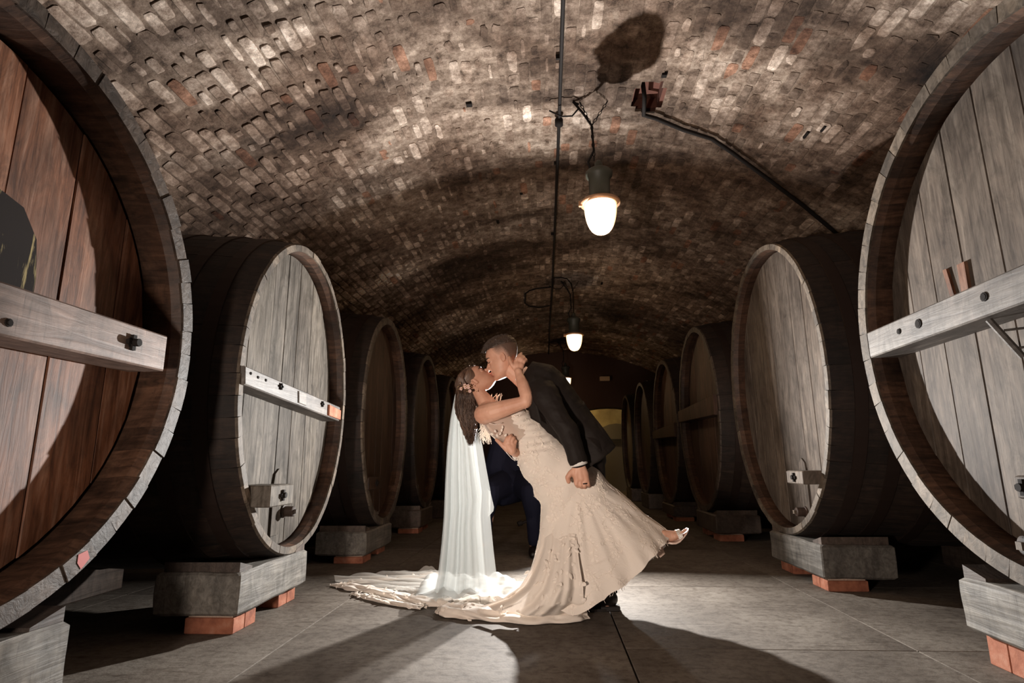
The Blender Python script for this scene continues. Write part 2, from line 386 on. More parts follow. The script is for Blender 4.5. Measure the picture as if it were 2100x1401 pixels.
# ------------------------------------------------------------------ casks
def cask(name, X, Y, Z, Rh, Rv, side, head_mat, label, Lb=1.75, nst=44, boards=8, sep=True, chime=M_chime, rec=.10, th=.072, wob=.6):
    """side -1 left row (faces +x), +1 right row (faces -x)"""
    rz = 0 if side < 0 else PI
    t = empty(name, (X, Y, Z), rz, label, 'cask', 'casks along both sides of the cellar')
    rnd = random.Random(int(X * 100 + Y * 1000))
    xsn = [0, -.012, -.05, -.10, -.3, -.6, -.88, -1.2, -1.5, -Lb]
    def R_(x): return .075 * (1 - (2 * (-x) / Lb - 1) ** 2)
    bounds = [0]
    for k in range(nst): bounds.append(bounds[-1] + rnd.uniform(.75, 1.25))
    bounds = [b / bounds[-1] * 2 * PI for b in bounds]
    allb = MB()
    for k in range(nst):
        g = .0022 / max(Rh, Rv)
        t0, t1 = bounds[k] + g, bounds[k + 1] - g
        jx = rnd.uniform(-.005, .003) * wob; jr = rnd.uniform(-.002, .004) * wob
        mb = MB() if sep else allb
        v = []; na = 3
        for x in xsn:
            bb = R_(x)
            xo = x + (jx if x > -.02 else 0)
            cham = .006 if x == 0 else 0
            g2 = g if x > -.02 else g * .3
            for q in range(na):
                tt = t0 - g + g2 + (t1 - t0 + 2 * g - 2 * g2) * q / (na - 1)
                r_ = bb + jr - cham
                v.append(Vector((xo, (Rh + r_) * math.cos(tt), (Rv + r_) * math.sin(tt))))
            thk = th - .012 if x > -.02 else th
            for q in range(na - 1, -1, -1):
                tt = t0 - g * 1.05 + (t1 - t0 + 2.1 * g) * q / (na - 1)
                r_ = bb - thk + (-.004 if x < -.04 else 0)
                v.append(Vector((xo, (Rh + r_) * math.cos(tt), (Rv + r_) * math.sin(tt))))
        n = 2 * na; f = []; mi = []
        for s in range(len(xsn) - 1):
            for q in range(n):
                f.append((s * n + q, s * n + (q + 1) % n, (s + 1) * n + (q + 1) % n, (s + 1) * n + q))
                mi.append(1 if s == 0 else (2 if (na <= q < n - 1) else 0))
        f.append(tuple(range(n))); mi.append(1); f.append(tuple((len(xsn) - 1) * n + q for q in range(n))); mi.append(0)
        o0 = len(mb.v); mb.v += v; mb.f += [tuple(i + o0 for i in q) for q in f]; mb.m += mi
        if sep: mb.build('stave', [M_body, chime, M_inner], t)
    if not sep: o = allb.build('staves', [M_body, chime, M_inner], t); o['kind'] = 'stuff'
    # head boards, vertical, in the croze
    ih, iv = Rh - th + .004, Rv - th + .004
    e = [-ih]
    for k in range(boards): e.append(e[-1] + rnd.uniform(.8, 1.2))
    tot = e[-1] + ih; e = [-ih + (q + ih) / tot * 2 * ih for q in e]
    for side_x, nm in ((-rec, 'head_board'), (-Lb + rec + .04, None)):
        if nm is None:
            mb = MB(); poly = [(ih * math.cos(2 * PI * k / 32), iv * math.sin(2 * PI * k / 32)) for k in range(32)]
            mb.prism(poly, Matrix.Translation((side_x, 0, 0)), .04); mb.build('back_head', M_body, t); continue
        for k in range(boards):
            y0, y1 = e[k] + .0015, e[k + 1] - .0015; m_ = 5
            up = []; dn = []
            for q in range(m_):
                y = y0 + (y1 - y0) * q / (m_ - 1); z = iv * math.sqrt(max(0, 1 - (y / ih) ** 2))
                up.append((y, z)); dn.append((y, -z))
            poly = dn + up[::-1]
            dep = rnd.uniform(0, .004)
            n = len(poly); v = []
            cy = (y0 + y1) / 2
            for (xx, sc) in ((side_x - dep, .985), (side_x - dep - .003, 1), (side_x - .045, 1)):
                for (y, z) in poly: v.append(Vector((xx, cy + (y - cy) * (1 - (1 - sc) * 1.6), z * (1 - (1 - sc) * .2))))
            f = [tuple(range(n)), tuple(range(3 * n - 1, 2 * n - 1, -1))]
            for s in range(2):
                for q in range(n): f.append((s * n + (q + 1) % n, s * n + q, (s + 1) * n + q, (s + 1) * n + (q + 1) % n))
            mb = MB(); mb.v = v; mb.f = f; mb.m = [0] * len(f)
            mb.build(nm, head_mat, t)
    for hx in (-.17, -.36, -.62, -Lb + .62, -Lb + .36, -Lb + .17):
        mb = MB(); v = []; f = []; n = 64
        for k in range(n):
            tt = 2 * PI * k / n
            for (dx, dr) in ((.035, -.004), (.035, .006), (-.035, .006), (-.035, -.004)):
                r_ = R_(hx + dx) + dr + .003; v.append(Vector((hx + dx, (Rh + r_) * math.cos(tt), (Rv + r_) * math.sin(tt))))
        for k in range(n):
            for q in range(4): f.append((k * 4 + q, k * 4 + (q + 1) % 4, ((k + 1) % n) * 4 + (q + 1) % 4, ((k + 1) % n) * 4 + q))
        mb.add(v, f); mb.build('hoop', M_hoop, t)
    t.matrix_world = Matrix.Translation((X, Y, Z)) @ Matrix.Rotation(rz, 4, 'Z')
    return t
def loc(t, P):
    R = Matrix.Translation(t.location) @ t.rotation_euler.to_matrix().to_4x4(); return R.inverted() @ Vector(P)
LX, RX = -1.50, 1.669
CK = {}
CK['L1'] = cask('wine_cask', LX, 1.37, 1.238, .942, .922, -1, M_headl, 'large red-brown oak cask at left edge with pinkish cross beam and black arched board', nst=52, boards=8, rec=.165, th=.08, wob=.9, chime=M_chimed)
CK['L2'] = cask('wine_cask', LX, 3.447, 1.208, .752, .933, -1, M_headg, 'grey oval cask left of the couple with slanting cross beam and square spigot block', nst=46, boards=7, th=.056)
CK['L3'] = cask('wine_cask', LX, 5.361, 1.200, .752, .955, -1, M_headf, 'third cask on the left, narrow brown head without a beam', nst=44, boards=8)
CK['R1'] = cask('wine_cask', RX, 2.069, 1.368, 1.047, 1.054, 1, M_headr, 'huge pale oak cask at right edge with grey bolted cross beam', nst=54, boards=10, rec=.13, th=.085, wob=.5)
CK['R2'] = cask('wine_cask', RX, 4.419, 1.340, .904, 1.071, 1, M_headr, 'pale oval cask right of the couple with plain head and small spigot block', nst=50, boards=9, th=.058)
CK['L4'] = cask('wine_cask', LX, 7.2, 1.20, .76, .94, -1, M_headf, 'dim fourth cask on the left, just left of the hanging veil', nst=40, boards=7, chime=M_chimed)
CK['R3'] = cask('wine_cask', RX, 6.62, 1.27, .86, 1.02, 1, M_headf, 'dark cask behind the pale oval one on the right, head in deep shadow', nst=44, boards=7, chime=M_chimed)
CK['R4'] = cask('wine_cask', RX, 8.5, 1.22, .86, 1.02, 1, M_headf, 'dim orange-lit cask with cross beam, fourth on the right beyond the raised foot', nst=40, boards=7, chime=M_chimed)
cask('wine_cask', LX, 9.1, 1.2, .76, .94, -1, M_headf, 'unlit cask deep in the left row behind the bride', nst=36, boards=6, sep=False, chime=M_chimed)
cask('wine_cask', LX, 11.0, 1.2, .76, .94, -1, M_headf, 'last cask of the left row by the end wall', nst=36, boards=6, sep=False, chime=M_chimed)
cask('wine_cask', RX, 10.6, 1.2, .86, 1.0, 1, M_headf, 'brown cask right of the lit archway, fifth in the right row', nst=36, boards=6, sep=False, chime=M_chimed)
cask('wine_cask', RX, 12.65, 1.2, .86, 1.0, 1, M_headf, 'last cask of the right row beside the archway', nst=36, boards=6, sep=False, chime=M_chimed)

def onhead(t, px, py, depth):      # local point in plane x=depth of cask seen at a pixel
    P = at_x(px, py, t.location.x + (depth if t.rotation_euler.z == 0 else -depth)); return loc(t, P)
def beam(t, quad, x0, x1, m, name='cross_beam', bev=.006):
    """quad: four (y,z) local corners; front plane x1, back x0; beam reaches its back side"""
    n = 4; cy = sum(p[0] for p in quad) / 4; cz = sum(p[1] for p in quad) / 4
    v = []
    for xx, sh in ((x1, bev), (x1 - bev, 0), (x0, 0)):
        for (y, z) in quad:
            dy = math.copysign(sh, cy - y); dz = math.copysign(sh, cz - z); v.append(Vector((xx, y + dy, z + dz)))
    f = [(0, 1, 2, 3), (11, 10, 9, 8)]
    for s in range(2):
        for q in range(4): f.append((s * 4 + (q + 1) % 4, s * 4 + q, (s + 1) * 4 + q, (s + 1) * 4 + (q + 1) % 4))
    mb = MB(); mb.add(v, f); return mb.build(name, m, t)
def bolt(t, p, parent, r=.012, h=.02, nm='bolt', cross=False):
    mb = MB(); M = Matrix.Translation(p) @ Matrix.Rotation(PI / 2, 4, 'Y')
    mb.lathe([(r * 1.5, 0), (r * 1.5, .004), (r, .005), (r, h)], M, 10)
    if cross:
        mb.box((p[0], p[1] - r * 2, p[2] - r * .6), (p[0] + .012, p[1] + r * 2, p[2] + r * .6)); mb.box((p[0], p[1] - r * .6, p[2] - r * 2), (p[0] + .012, p[1] + r * .6, p[2] + r * 2))
    return mb.build(nm, M_iron, parent)
# left 1 beam
t = CK['L1']; D = .015
a = onhead(t, 345, 690, D); b = onhead(t, 330, 760, D); c = onhead(t, 0, 575, D); d = onhead(t, 0, 688, D)
s1 = (a.z - c.z) / (a.y - c.y); s2 = (b.z - d.z) / (b.y - d.y); ye = -.72
bm_ = beam(t, [(ye, c.z + s1 * (ye - c.y)), (a.y, a.z), (a.y, b.z), (ye, d.z + s2 * (ye - d.y))], -.13, D, M_beaml)
p = onhead(t, 270, 703, D); bolt(t, p, bm_, .014, .03, cross=True)
p = onhead(t, 17, 662, D); bolt(t, p, bm_, .008, .008)
mb = MB(); top = onhead(t, 5, 392, -.09); r0 = onhead(t, 66, 600, -.09); l0 = r0.y - .34
poly = [(l0, r0.z - .1), (r0.y, r0.z - .1), (r0.y, top.z - .22), (r0.y - .02, top.z - .10), (r0.y - .08, top.z - .02), (r0.y - .16, top.z), (l0 + .05, top.z - .03), (l0, top.z - .15)]
mb.prism(poly, Matrix.Translation((-.085, 0, 0)), .04); o = mb.build('arched_board', M_blk, t); o['label'] = 'black board with rounded top and yellow scratches'
mb = MB(); p = onhead(t, 172, 1150, 0)
aa = math.atan2(p.z / .922, p.y / .942)
mb.add([Vector((.0035, (.942 - e_) * math.cos(q), (.922 - e_) * math.sin(q))) for q, e_ in ((aa - .025, .012), (aa + .02, .02), (aa + .024, .05), (aa - .015, .062), (aa - .03, .04))] , [(0, 1, 2, 3, 4)])
o = mb.build('paint_mark', M_redp, t); o['label'] = 'red paint mark on the rim'
# left 2 beam, spigot block, bung
t = CK['L2']; D = .02
q = [onhead(t, 503, 750, D), onhead(t, 698, 835, D), onhead(t, 696, 864, D), onhead(t, 502, 789, D)]
bm2 = beam(t, [(p.y, p.z) for p in q], -.11, D, M_beam)
for px_, py_ in ((575, 793), (660, 829)): bolt(t, onhead(t, px_, py_, D), bm2, .009, .012, cross=True)
for px_, py_ in ((514, 766), (529, 774), (545, 780)): bolt(t, onhead(t, px_, py_, D), bm2, .005, .004)
q = [onhead(t, 613, 802, D + .006), onhead(t, 628, 808, D + .006), onhead(t, 628, 832, D + .006), onhead(t, 613, 826, D + .006)]
beam(bm2, [(p.y, p.z) for p in q], D - .01, D + .008, M_beam, 'plate', .002)
q = [onhead(t, 676, 830, D + .012), onhead(t, 699, 842, D + .012), onhead(t, 698, 861, D + .012), onhead(t, 675, 852, D + .012)]
beam(bm2, [(p.y, p.z) for p in q], D - .01, D + .014, M_brickf, 'end_block', .002)
SZ = {CK[k].name: v for k, v in {'L2': (.752, .933), 'L3': (.752, .955), 'R2': (.904, 1.071), 'R1': (1.047, 1.054)}.items()}
def spigot(t, x0, x1, y0, y1, door, bc, br, m, front=.16):
    a = onhead(t, x0, y0, front - .10); b = onhead(t, x1, y1, front - .10)
    ya, yb = sorted((a.y, b.y)); za, zb = sorted((a.z, b.z))
    mb = MB(); mb.box((-.10, ya, za), (front - .10, yb, zb), bev=.006); o = mb.build('spigot_block', m, t)
    bolt(t, (front - .10, (ya + yb) / 2, (za + zb) / 2), o, .014, .022, cross=True)
    if door:
        ym = onhead(t, door, (y0 + y1) / 2, -.10).y; hw_ = .055
        Rh_, Rv_ = SZ[t.name]; zlo = -min((Rv_ - .07) * math.sqrt(max(0, 1 - (q / (Rh_ - .07)) ** 2)) for q in (ym - hw_, ym + hw_)) + .03
        mb = MB(); poly = [(ym - hw_, zlo), (ym + hw_, zlo), (ym + hw_, zb), (ym + hw_ * .8, zb + .05), (ym, zb + .08), (ym - hw_ * .8, zb + .05), (ym - hw_, zb)]
        mb.prism(poly, Matrix.Translation((-.090, 0, 0)), .03); mb.build('manhole_door', m, t)
    c = onhead(t, *bc, -.04); mb = MB(); M = Matrix.Translation((-.10, c.y, c.z)) @ Matrix.Rotation(PI / 2, 4, 'Y')
    mb.lathe([(br * 1.25, 0), (br * 1.25, .02), (br, .022), (br, .075), (br * .8, .08)], M, 16); bo = mb.build('bung', M_blk2, t)
    mb = MB(); mb.box((-.03, c.y - br * .4, c.z - br * .4), (-.005, c.y + br * .4, c.z + br * .4)); mb.build('bung_pin', M_chime, bo)
M_blk2 = wood('dark_bung_wood', (.02, .012, .009), (.05, .03, .022), (.08, .05, .035))
spigot(t, 556, 600, 996, 1034, 566, (597, 1049), .03, M_headg, front=.2)
spigot(CK['R2'], 1612, 1648, 965, 994, 1650, (1638, 1050), .03, M_headr, front=.2)
spigot(CK['L3'], 757, 785, 979, 1001, 0, (768, 1052), .025, M_headf, front=.11)
spigot(CK['R1'], 2078, 2125, 975, 1026, 0, (2110, 1120), .035, M_headr, front=.14)
# right 1 beam
t = CK['R1']; D = .02
a = onhead(t, 1777, 683, D); b = onhead(t, 1788, 733, D); c = onhead(t, 2100, 537, D); d = onhead(t, 2100, 617, D)
m1 = onhead(t, 1880, 640, D)
s1 = (c.z - m1.z) / (c.y - m1.y); s2 = (d.z - b.z) / (d.y - b.y); ye = .78
bmr = beam(t, [(a.y, a.z), (ye, c.z + s1 * (ye - c.y) * .3), (ye, d.z + s2 * (ye - d.y) * .3), (a.y, b.z)], -.13, D, M_beam)
for px_, py_, r in ((1844, 680, .009), (1884, 664, .014), (2019, 609, .012)): bolt(t, onhead(t, px_, py_, D), bmr, r, .006)
p0 = onhead(t, 2050, 655, -.06); p1 = onhead(t, 2075, 733, -.06)
mb = MB(); mb.tube([(-.02, p0.y, p0.z), (-.10, p1.y, p1.z)], .012, 6); mb.tube([(-.06, p0.y + .01, (p0.z + p1.z) / 2 + .03), (-.125, p0.y + .06, (p0.z + p1.z) / 2 + .03)], .005, 6)
mb.tube([(-.09, p0.y + .02, (p0.z + p1.z) / 2 - .04), (-.125, p0.y + .06, (p0.z + p1.z) / 2 - .04)], .005, 6)
mb.build('strap_bracket', M_beam, t)
for (xa, ya, xb, yb, w_) in ((1937, 553, 1953, 600, .012), (1970, 540, 1978, 590, .022)):
    p0 = onhead(t, xa, ya, -.12); p1 = onhead(t, xb, yb, -.12)
    mb = MB(); mb.add([(-.118, p0.y - w_, p0.z), (-.118, p0.y + w_, p0.z), (-.118, p1.y + w_, p1.z - .03), (-.118, p1.y - w_, p1.z - .03),
                       (-.135, p0.y - w_, p0.z), (-.135, p0.y + w_, p0.z), (-.135, p1.y + w_, p1.z - .03), (-.135, p1.y - w_, p1.z - .03)],
                      [(0, 1, 2, 3), (7, 6, 5, 4), (0, 4, 5, 1), (1, 5, 6, 2), (2, 6, 7, 3), (3, 7, 4, 0)])
    mb.build('wedge', M_headl, t)
# far beams
for k, (z0, z1) in {'R3': (-.02, .16), 'R4': (-.10, .06)}.items():
    t = CK[k]; beam(t, [(-.80, z0 + .01), (.8, z0 - .02), (.8, z1), (-.80, z1 - .03)], -.11, .03, M_headf)
# hoop lug on left 2
t = CK['L2']; mb = MB()
for dz in (-.35, -.25): 
    y = -(.752 + .05) * math.sqrt(1 - (dz / 1.0) ** 2); mb.box((-.50, y - .035, dz - .02), (-.44, y + .01, dz + .02), bev=.004)
mb.tube([(-.47, -.80, -.42), (-.47, -.815, -.18)], .008, 6); mb.build('hoop_lug', M_hoop, t)

# cradle blocks and feet bricks
def cradle(side, X, y0, y1, zb, zt, dep, label, m=M_block, feet=True, lab2='', chock=True):
    sgn = 1 if side < 0 else -1
    xf = X + sgn * .02
    xa, xb = sorted((xf, xf - sgn * dep))
    c = empty('cradle_block', ((xa + xb) / 2, (y0 + y1) / 2, zb), 0, label, 'timber block', 'timber blocks carrying the casks')
    mb = MB(); v = []
    mb.box((xa, y0, zb), (xb, y1, zt), bev=.012)
    me = mb.mesh('timber'); bm = bmesh.new(); bm.from_mesh(me)
    bmesh.ops.subdivide_edges(bm, edges=[e for e in bm.edges if e.calc_length() > .15], cuts=7, use_grid_fill=True)
    for v in bm.verts:
        v.co += Vector((noise.noise(v.co * 9), noise.noise(v.co * 9 + Vector((7, 0, 0))), noise.noise(v.co * 9 + Vector((0, 9, 0))))) * .006
    bm.to_mesh(me); bm.free(); link('timber', me, m, c, False, True)
    if chock:
        for yy, dy in ((y0 + .03, 1), (y1 - .13, -1)):
            mb = MB(); x0_, x1_ = (xa + .02, xb - .02)
            h = [.045, .012] if dy > 0 else [.012, .045]
            mb.add([(x0_, yy, zt - .004), (x1_, yy, zt - .004), (x1_, yy + .12, zt - .004), (x0_, yy + .12, zt - .004), (x0_, yy, zt + h[0]), (x1_, yy, zt + h[0]), (x1_, yy + .12, zt + h[1]), (x0_, yy + .12, zt + h[1])],
                   [(3, 2, 1, 0), (4, 5, 6, 7), (0, 1, 5, 4), (1, 2, 6, 5), (2, 3, 7, 6), (3, 0, 4, 7)])
            mb.build('chock', M_blockd, c, world=True)
    if feet:
        for k, yy in enumerate((y0 + .03, y1 - .25)):
            for j in range(2):
                L_ = .24; w_ = .105
                xx = xf - sgn * (.03 if k == 0 else .05)
                x0_, x1_ = sorted((xx, xx - sgn * L_))
                mb = MB(); mb.box((x0_, yy + j * (w_ + .004), .0), (x1_, yy + j * (w_ + .004) + w_, zb - .012), bev=.004)
                o = mb.build('brick', M_brickf)
                tag(o, '%s red brick, %s end, %s' % ('nearer' if j == 0 else 'farther', 'near' if k == 0 else 'far', lab2), 'brick', 'bricks under the timber blocks')
            mb = MB(); mb.box((x0_ + .01, yy + .01, zb - .016), (x1_ - .01, yy + .2, zb + .004), bev=.003)
            mb.build('mortar_bed', M_mortar, c, world=True)
    return c
cradle(-1, LX, .95, 1.83, .12, .318, .42, 'pale worn timber block at lower left corner under the nearest cask', lab2='block at lower left corner')
cradle(-1, LX, 2.83, 3.62, .085, .278, .42, 'grey cracked timber block under the cask with the slanting beam', lab2='block under the slanting-beam cask')
cradle(-1, LX, 4.78, 5.55, .065, .248, .42, 'grey timber block under the third left cask', M_block, lab2='block under the third left cask')
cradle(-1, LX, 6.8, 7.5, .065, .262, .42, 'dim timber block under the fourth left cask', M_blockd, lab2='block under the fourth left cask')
cradle(1, RX, 1.45, 2.60, .12, .318, .40, 'large grey timber block at right edge under the huge pale cask', lab2='block at right edge')
cradle(1, RX, 3.82, 4.66, .075, .272, .44, 'grey timber block under the pale oval right cask', lab2='block under the pale oval right cask')
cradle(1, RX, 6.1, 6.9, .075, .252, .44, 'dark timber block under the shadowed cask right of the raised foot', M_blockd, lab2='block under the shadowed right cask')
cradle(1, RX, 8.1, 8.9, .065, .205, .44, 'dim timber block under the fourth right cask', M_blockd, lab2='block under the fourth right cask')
for side, X, ys_ in ((-1, LX, (1.37, 3.447, 5.361, 7.2, 9.1, 11.0)), (1, RX, (2.069, 4.419, 6.62, 8.5, 10.6, 12.65))):
    for k, yy in enumerate(ys_):
        bz = {0: .318, 1: .275}.get(k, .25 if side < 0 else .25)
        mb = MB(); x = X + side * 1.45
        mb.box((x - .15, yy - .4, 0), (x + .15, yy + .4, bz - .01), bev=.01); o = mb.build('rear_block', M_blockd)
        tag(o, 'dark rear timber block under the %s cask of the %s row' % (('nearest', 'second', 'third', 'fourth', 'fifth', 'last')[k], 'left' if side < 0 else 'right'), 'timber block', 'timber blocks carrying the casks')
        if k > 3:
            mb = MB(); mb.box((X - .2 + side * .2, yy - .4, 0), (X + .2 + side * .2, yy + .4, .25), bev=.01); o = mb.build('front_block', M_blockd)
            tag(o, 'dark front timber block under the %s cask of the %s row' % (('fifth', 'last')[k - 4], 'left' if side < 0 else 'right'), 'timber block', 'timber blocks carrying the casks')

# ------------------------------------------------------------------ ceiling services
def cz(x): return CZ + math.sqrt(max(0, CR ** 2 - min(CR, abs(x - CX)) ** 2))
def at_ceiling(px, py, off=.03):
    d = ray(px, py); s = 1.0
    lo, hi = .5, 30
    for _ in range(50):
        m_ = (lo + hi) / 2; p = CAM + d * m_
        if p.z > cz(p.x) - off: hi = m_
        else: lo = m_
    return CAM + d * lo
pts = [at_ceiling(px_, py_, .035) for px_, py_ in ((1160, -300), (1155, 0), (1147, 240), (1140, 420), (1133, 590), (1127, 680), (1125, 735))]
cp = empty('ceiling_conduit', pts[2], 0, 'dark conduit running along the crown of the vault', 'pipe')
mb = MB(); mb.tube(pts, .013, 8); mb.build('pipe', M_pipe, cp, True, True)
for px_, py_ in ((1149, 118), (1143, 335), (1135, 480)):
    p = at_ceiling(px_, py_, .03); mb = MB(); mb.box((p.x - .03, p.y - .008, p.z - .012), (p.x + .016, p.y + .008, p.z + .02)); mb.build('clip', M_iron, cp, world=True)
def jbox(parent, p, r=.032):
    mb = MB(); mb.lathe([(r, 0), (r, .05), (r * .8, .06)], Matrix.Translation(p - Vector((0, 0, .06))), 16); mb.build('junction_box', M_iron, parent, True, True)
jb = at_ceiling(1146, 243, .02); jbox(cp, jb)
loop = [at_ceiling(*q, .035) for q in ((1129, 589), (1100, 592), (1086, 596), (1078, 602), (1077, 622), (1084, 628), (1105, 631), (1127, 627))]
mb = MB(); mb.tube(loop, .012, 8); mb.build('pipe_loop', M_pipe, cp, True, True)
loop = [at_ceiling(*q, .03) for q in ((1133, 570), (1150, 569), (1163, 572), (1171, 582), (1175, 600), (1176, 640), (1170, 655))]
mb = MB(); mb.tube(loop, .008, 6); mb.build('lamp_wire', M_pipe, cp, True, True)
# lamps
M_glass = mat('glowing_glass', (1, .9, .75), .3)
b = M_glass.node_tree.nodes['Principled BSDF']; b.inputs['Emission Color'].default_value = (1.0, .74, .42, 1); b.inputs['Emission Strength'].default_value = 1.9
gm = M_glass; lw = N(gm, 'ShaderNodeLayerWeight'); lw.inputs[0].default_value = .35
rr = ramp(gm, lw.outputs['Facing'], [(0, (1, .95, .86)), (.35, (1, .86, .62)), (.7, (.95, .58, .28)), (.95, (.7, .32, .10))]); L(gm, rr, b.inputs['Emission Color'])
M_cap = mat('green_grey_enamel', (.06, .06, .045), .5); M_rim = mat('brass_rim', (.45, .25, .14), .4, .3)
def lamp(Y, label, power):
    x = .41; z = 2.632; R = .145
    e = empty('pendant_lamp', (x, Y, z), 0, label, 'lamp', 'pendant lamps along the vault')
    T = Matrix.Translation((x, Y, z))
    mb = MB(); prof = []
    for k in range(13):
        tt = PI / 2 * k / 12; prof.append((.118 * math.cos(tt) ** .72 + .0005, -.02 - .235 * math.sin(tt)))
    mb.lathe(prof, T, 28); g = mb.build('glass_shade', M_glass, e, True, True)
    mb = MB(); mb.lathe([(.118, -.03), (.142, -.028), (.145, -.018), (.142, -.008), (.118, .0)], T, 28); mb.build('rim', M_rim, e, True, True)
    mb = MB(); mb.box((x - .155, Y - .012, z - .04), (x - .13, Y + .012, z + .002), bev=.003); mb.build('rim_clamp', M_rim, e, world=True)
    mb = MB(); mb.lathe([(.11, 0), (.09, .02), (.075, .04), (.078, .17), (.095, .19), (.10, .22), (.085, .235), (.05, .25), (.03, .26), (.028, .30), (.012, .32)], T, 24); mb.build('lamp_housing', M_cap, e, True, True)
    zc = cz(x)
    top = Vector((x - .03, Y, z + .32)); fork = Vector((x - .04, Y - .02, z + .32 + (zc - z - .32) * .55))
    mb = MB(); 
    mb.tube([Vector((x - .06, Y, z + .25)), Vector((x - .075, Y, z + .31)), Vector((x - .03, Y, z + .40)), fork, Vector((x - .10, Y, fork.z + .12)), Vector((x - .17, Y, fork.z + .22)), Vector((x - .13, Y, zc - .03))], .009, 6)
    
    mb.tube([Vector((x - .13, Y, fork.z + .16)), Vector((x - .18, Y, fork.z + .10)), Vector((x - .26, Y, fork.z + .10)), Vector((.06, Y, zc - .07))], .006, 6)
    mb.build('cable', M_pipe, e, True, True)
    ch = MB(); 
    def chain(a, b):
        n = max(3, int((b - a).length / .032)); d = (b - a).normalized()
        for i in range(n):
            c = a + (b - a) * (i + .5) / n; q = Vector((1, 0, 0)) if i % 2 else Vector((0, 1, 0)); q = (q - d * q.dot(d)).normalized()
            ch.tube([c + d * (.02 * math.cos(t)) + q * (.009 * math.sin(t)) for t in [2 * PI * k / 10 for k in range(11)]], .0028, 4, cap=False)
    chain(top, fork); chain(fork, Vector((x + .09, Y, zc - .01))); chain(fork, Vector((x - .12, Y, zc - .01)))
    ch.build('chain', M_iron, e, world=True)
    if power:
        l = bpy.data.lights.new('lamp_bulb_light', 'POINT'); l.energy = power * .7; l.color = (1, .62, .30); l.shadow_soft_size = .09
        lo = bpy.data.objects.new('lamp_bulb_light', l); COL.objects.link(lo); lo.location = (x, Y, z - .34)
lamp(3.9, 'nearest and largest glowing pendant lamp above the groom', 14)
lamp(8.3, 'second glowing pendant lamp, small, right above the groom\'s back', 14)
lamp(12.7, 'farthest pendant lamp half hidden behind the groom\'s back', 12)
# wall conduit
pts = [at_ceiling(1318, 168, -.12), at_ceiling(1322, 200, .05), at_ceiling(1320, 236, .045), at_ceiling(1345, 243, .045), at_ceiling(1400, 266, .045), at_ceiling(1460, 285, .045), at_ceiling(1500, 312, .045), at_ceiling(1580, 371, .05), at_ceiling(1650, 424, .05), at_ceiling(1700, 466, .05), at_ceiling(1760, 515, .05)]
mb = MB(); mb.tube(pts, .017, 8); o = mb.build('side_conduit', M_pipe, None, True); tag(o, 'dark conduit dropping from a brick niche and running down the right side of the vault', 'pipe')
# little plugs, hooks and holes in the vault
for i, (px_, py_, w_, l_, lab) in enumerate(((962, 212, .03, .03, 'dark iron stub in the vault left of the conduit'), (1021, 453, .02, .05, 'narrow black slot plug left of the nearest lamp'), (1653, 274, .012, .06, 'bent iron cramp high on the right of the vault'),
        (1688, 261, .012, .05, 'straight iron cramp above the bent one on the right'), (1362, 152, .025, .025, 'square black plug beside the niche'), (1234, 580, .02, .06, 'black slot plug right of the wire loop'), (1062, 655, .02, .05, 'black slot plug just above the groom'), (1069, 395, .02, .02, 'small dark knob left of the conduit'))):
    p = at_ceiling(px_, py_, .0)
    w_ *= .7; l_ *= .7
    mb = MB(); mb.box((p.x - w_, p.y - l_, p.z - .02), (p.x + w_, p.y + l_, p.z + .03), bev=.003)
    o = mb.build('ceiling_stub', M_iron); tag(o, lab, 'iron stub')
# emergency fitting on far wall
p = at_y(1240, 777, EY - .03)
mb = MB(); mb.box((p.x - .12, p.y - .06, p.z - .055), (p.x + .12, p.y + .02, p.z + .055), bev=.01); e = mb.build('emergency_light', mat('pale_plastic', (.5, .38, .28), .3)); tag(e, 'small pale wall fitting above the lit archway', 'light fitting')
# ------------------------------------------------------------------ people
Y0 = 3.32; PX = .00276
def P(x, y, dy=0): return at_y(x, y, Y0 + dy)
def remesh(me_src, name, voxel, smooth=2, fac=.5):
    ob = bpy.data.objects.new('tmp_' + name, me_src); COL.objects.link(ob)
    r = ob.modifiers.new('r', 'REMESH'); r.mode = 'VOXEL'; r.voxel_size = voxel; r.use_smooth_shade = True
    if smooth: q = ob.modifiers.new('s', 'SMOOTH'); q.iterations = smooth; q.factor = fac
    dg = bpy.context.evaluated_depsgraph_get(); dg.update()
    me = bpy.data.meshes.new_from_object(ob.evaluated_get(dg)); me.name = name
    bpy.data.objects.remove(ob); return me
class Body(MB):
    def limb(s, pts, n=14):          # (px,py,dy,radius px[,flat])
        c = [P(*p[:3]) for p in pts]; r = [p[3] * PX for p in pts]
        s.limb3(c, r, n)
    def limb3(s, c, r, n=14):
        # densify so that the taper is smooth, ball at each joint
        C = []; R = []
        for i in range(len(c) - 1):
            k = max(2, int((c[i + 1] - c[i]).length / (min(r[i], r[i + 1]) * .9)))
            for j in range(k): C.append(c[i].lerp(c[i + 1], j / k)); R.append(r[i] + (r[i + 1] - r[i]) * j / k)
        C.append(c[-1]); R.append(r[-1])
        for i in range(len(c) - 1): s.tube([c[i], c[i + 1]], [r[i], r[i + 1]], n)
        for p, q in zip(c, r): s.ball(p, q, n=n)
def displace(me, fn):
    nn = [v.normal.copy() for v in me.vertices]; cc = [v.co.copy() for v in me.vertices]
    flat = []
    for p, q in zip(cc, nn): flat += list(p + q * fn(p))
    me.vertices.foreach_set('co', flat); me.update()
def polys(me): return [(p.center.copy(), p.normal.copy()) for p in me.polygons]
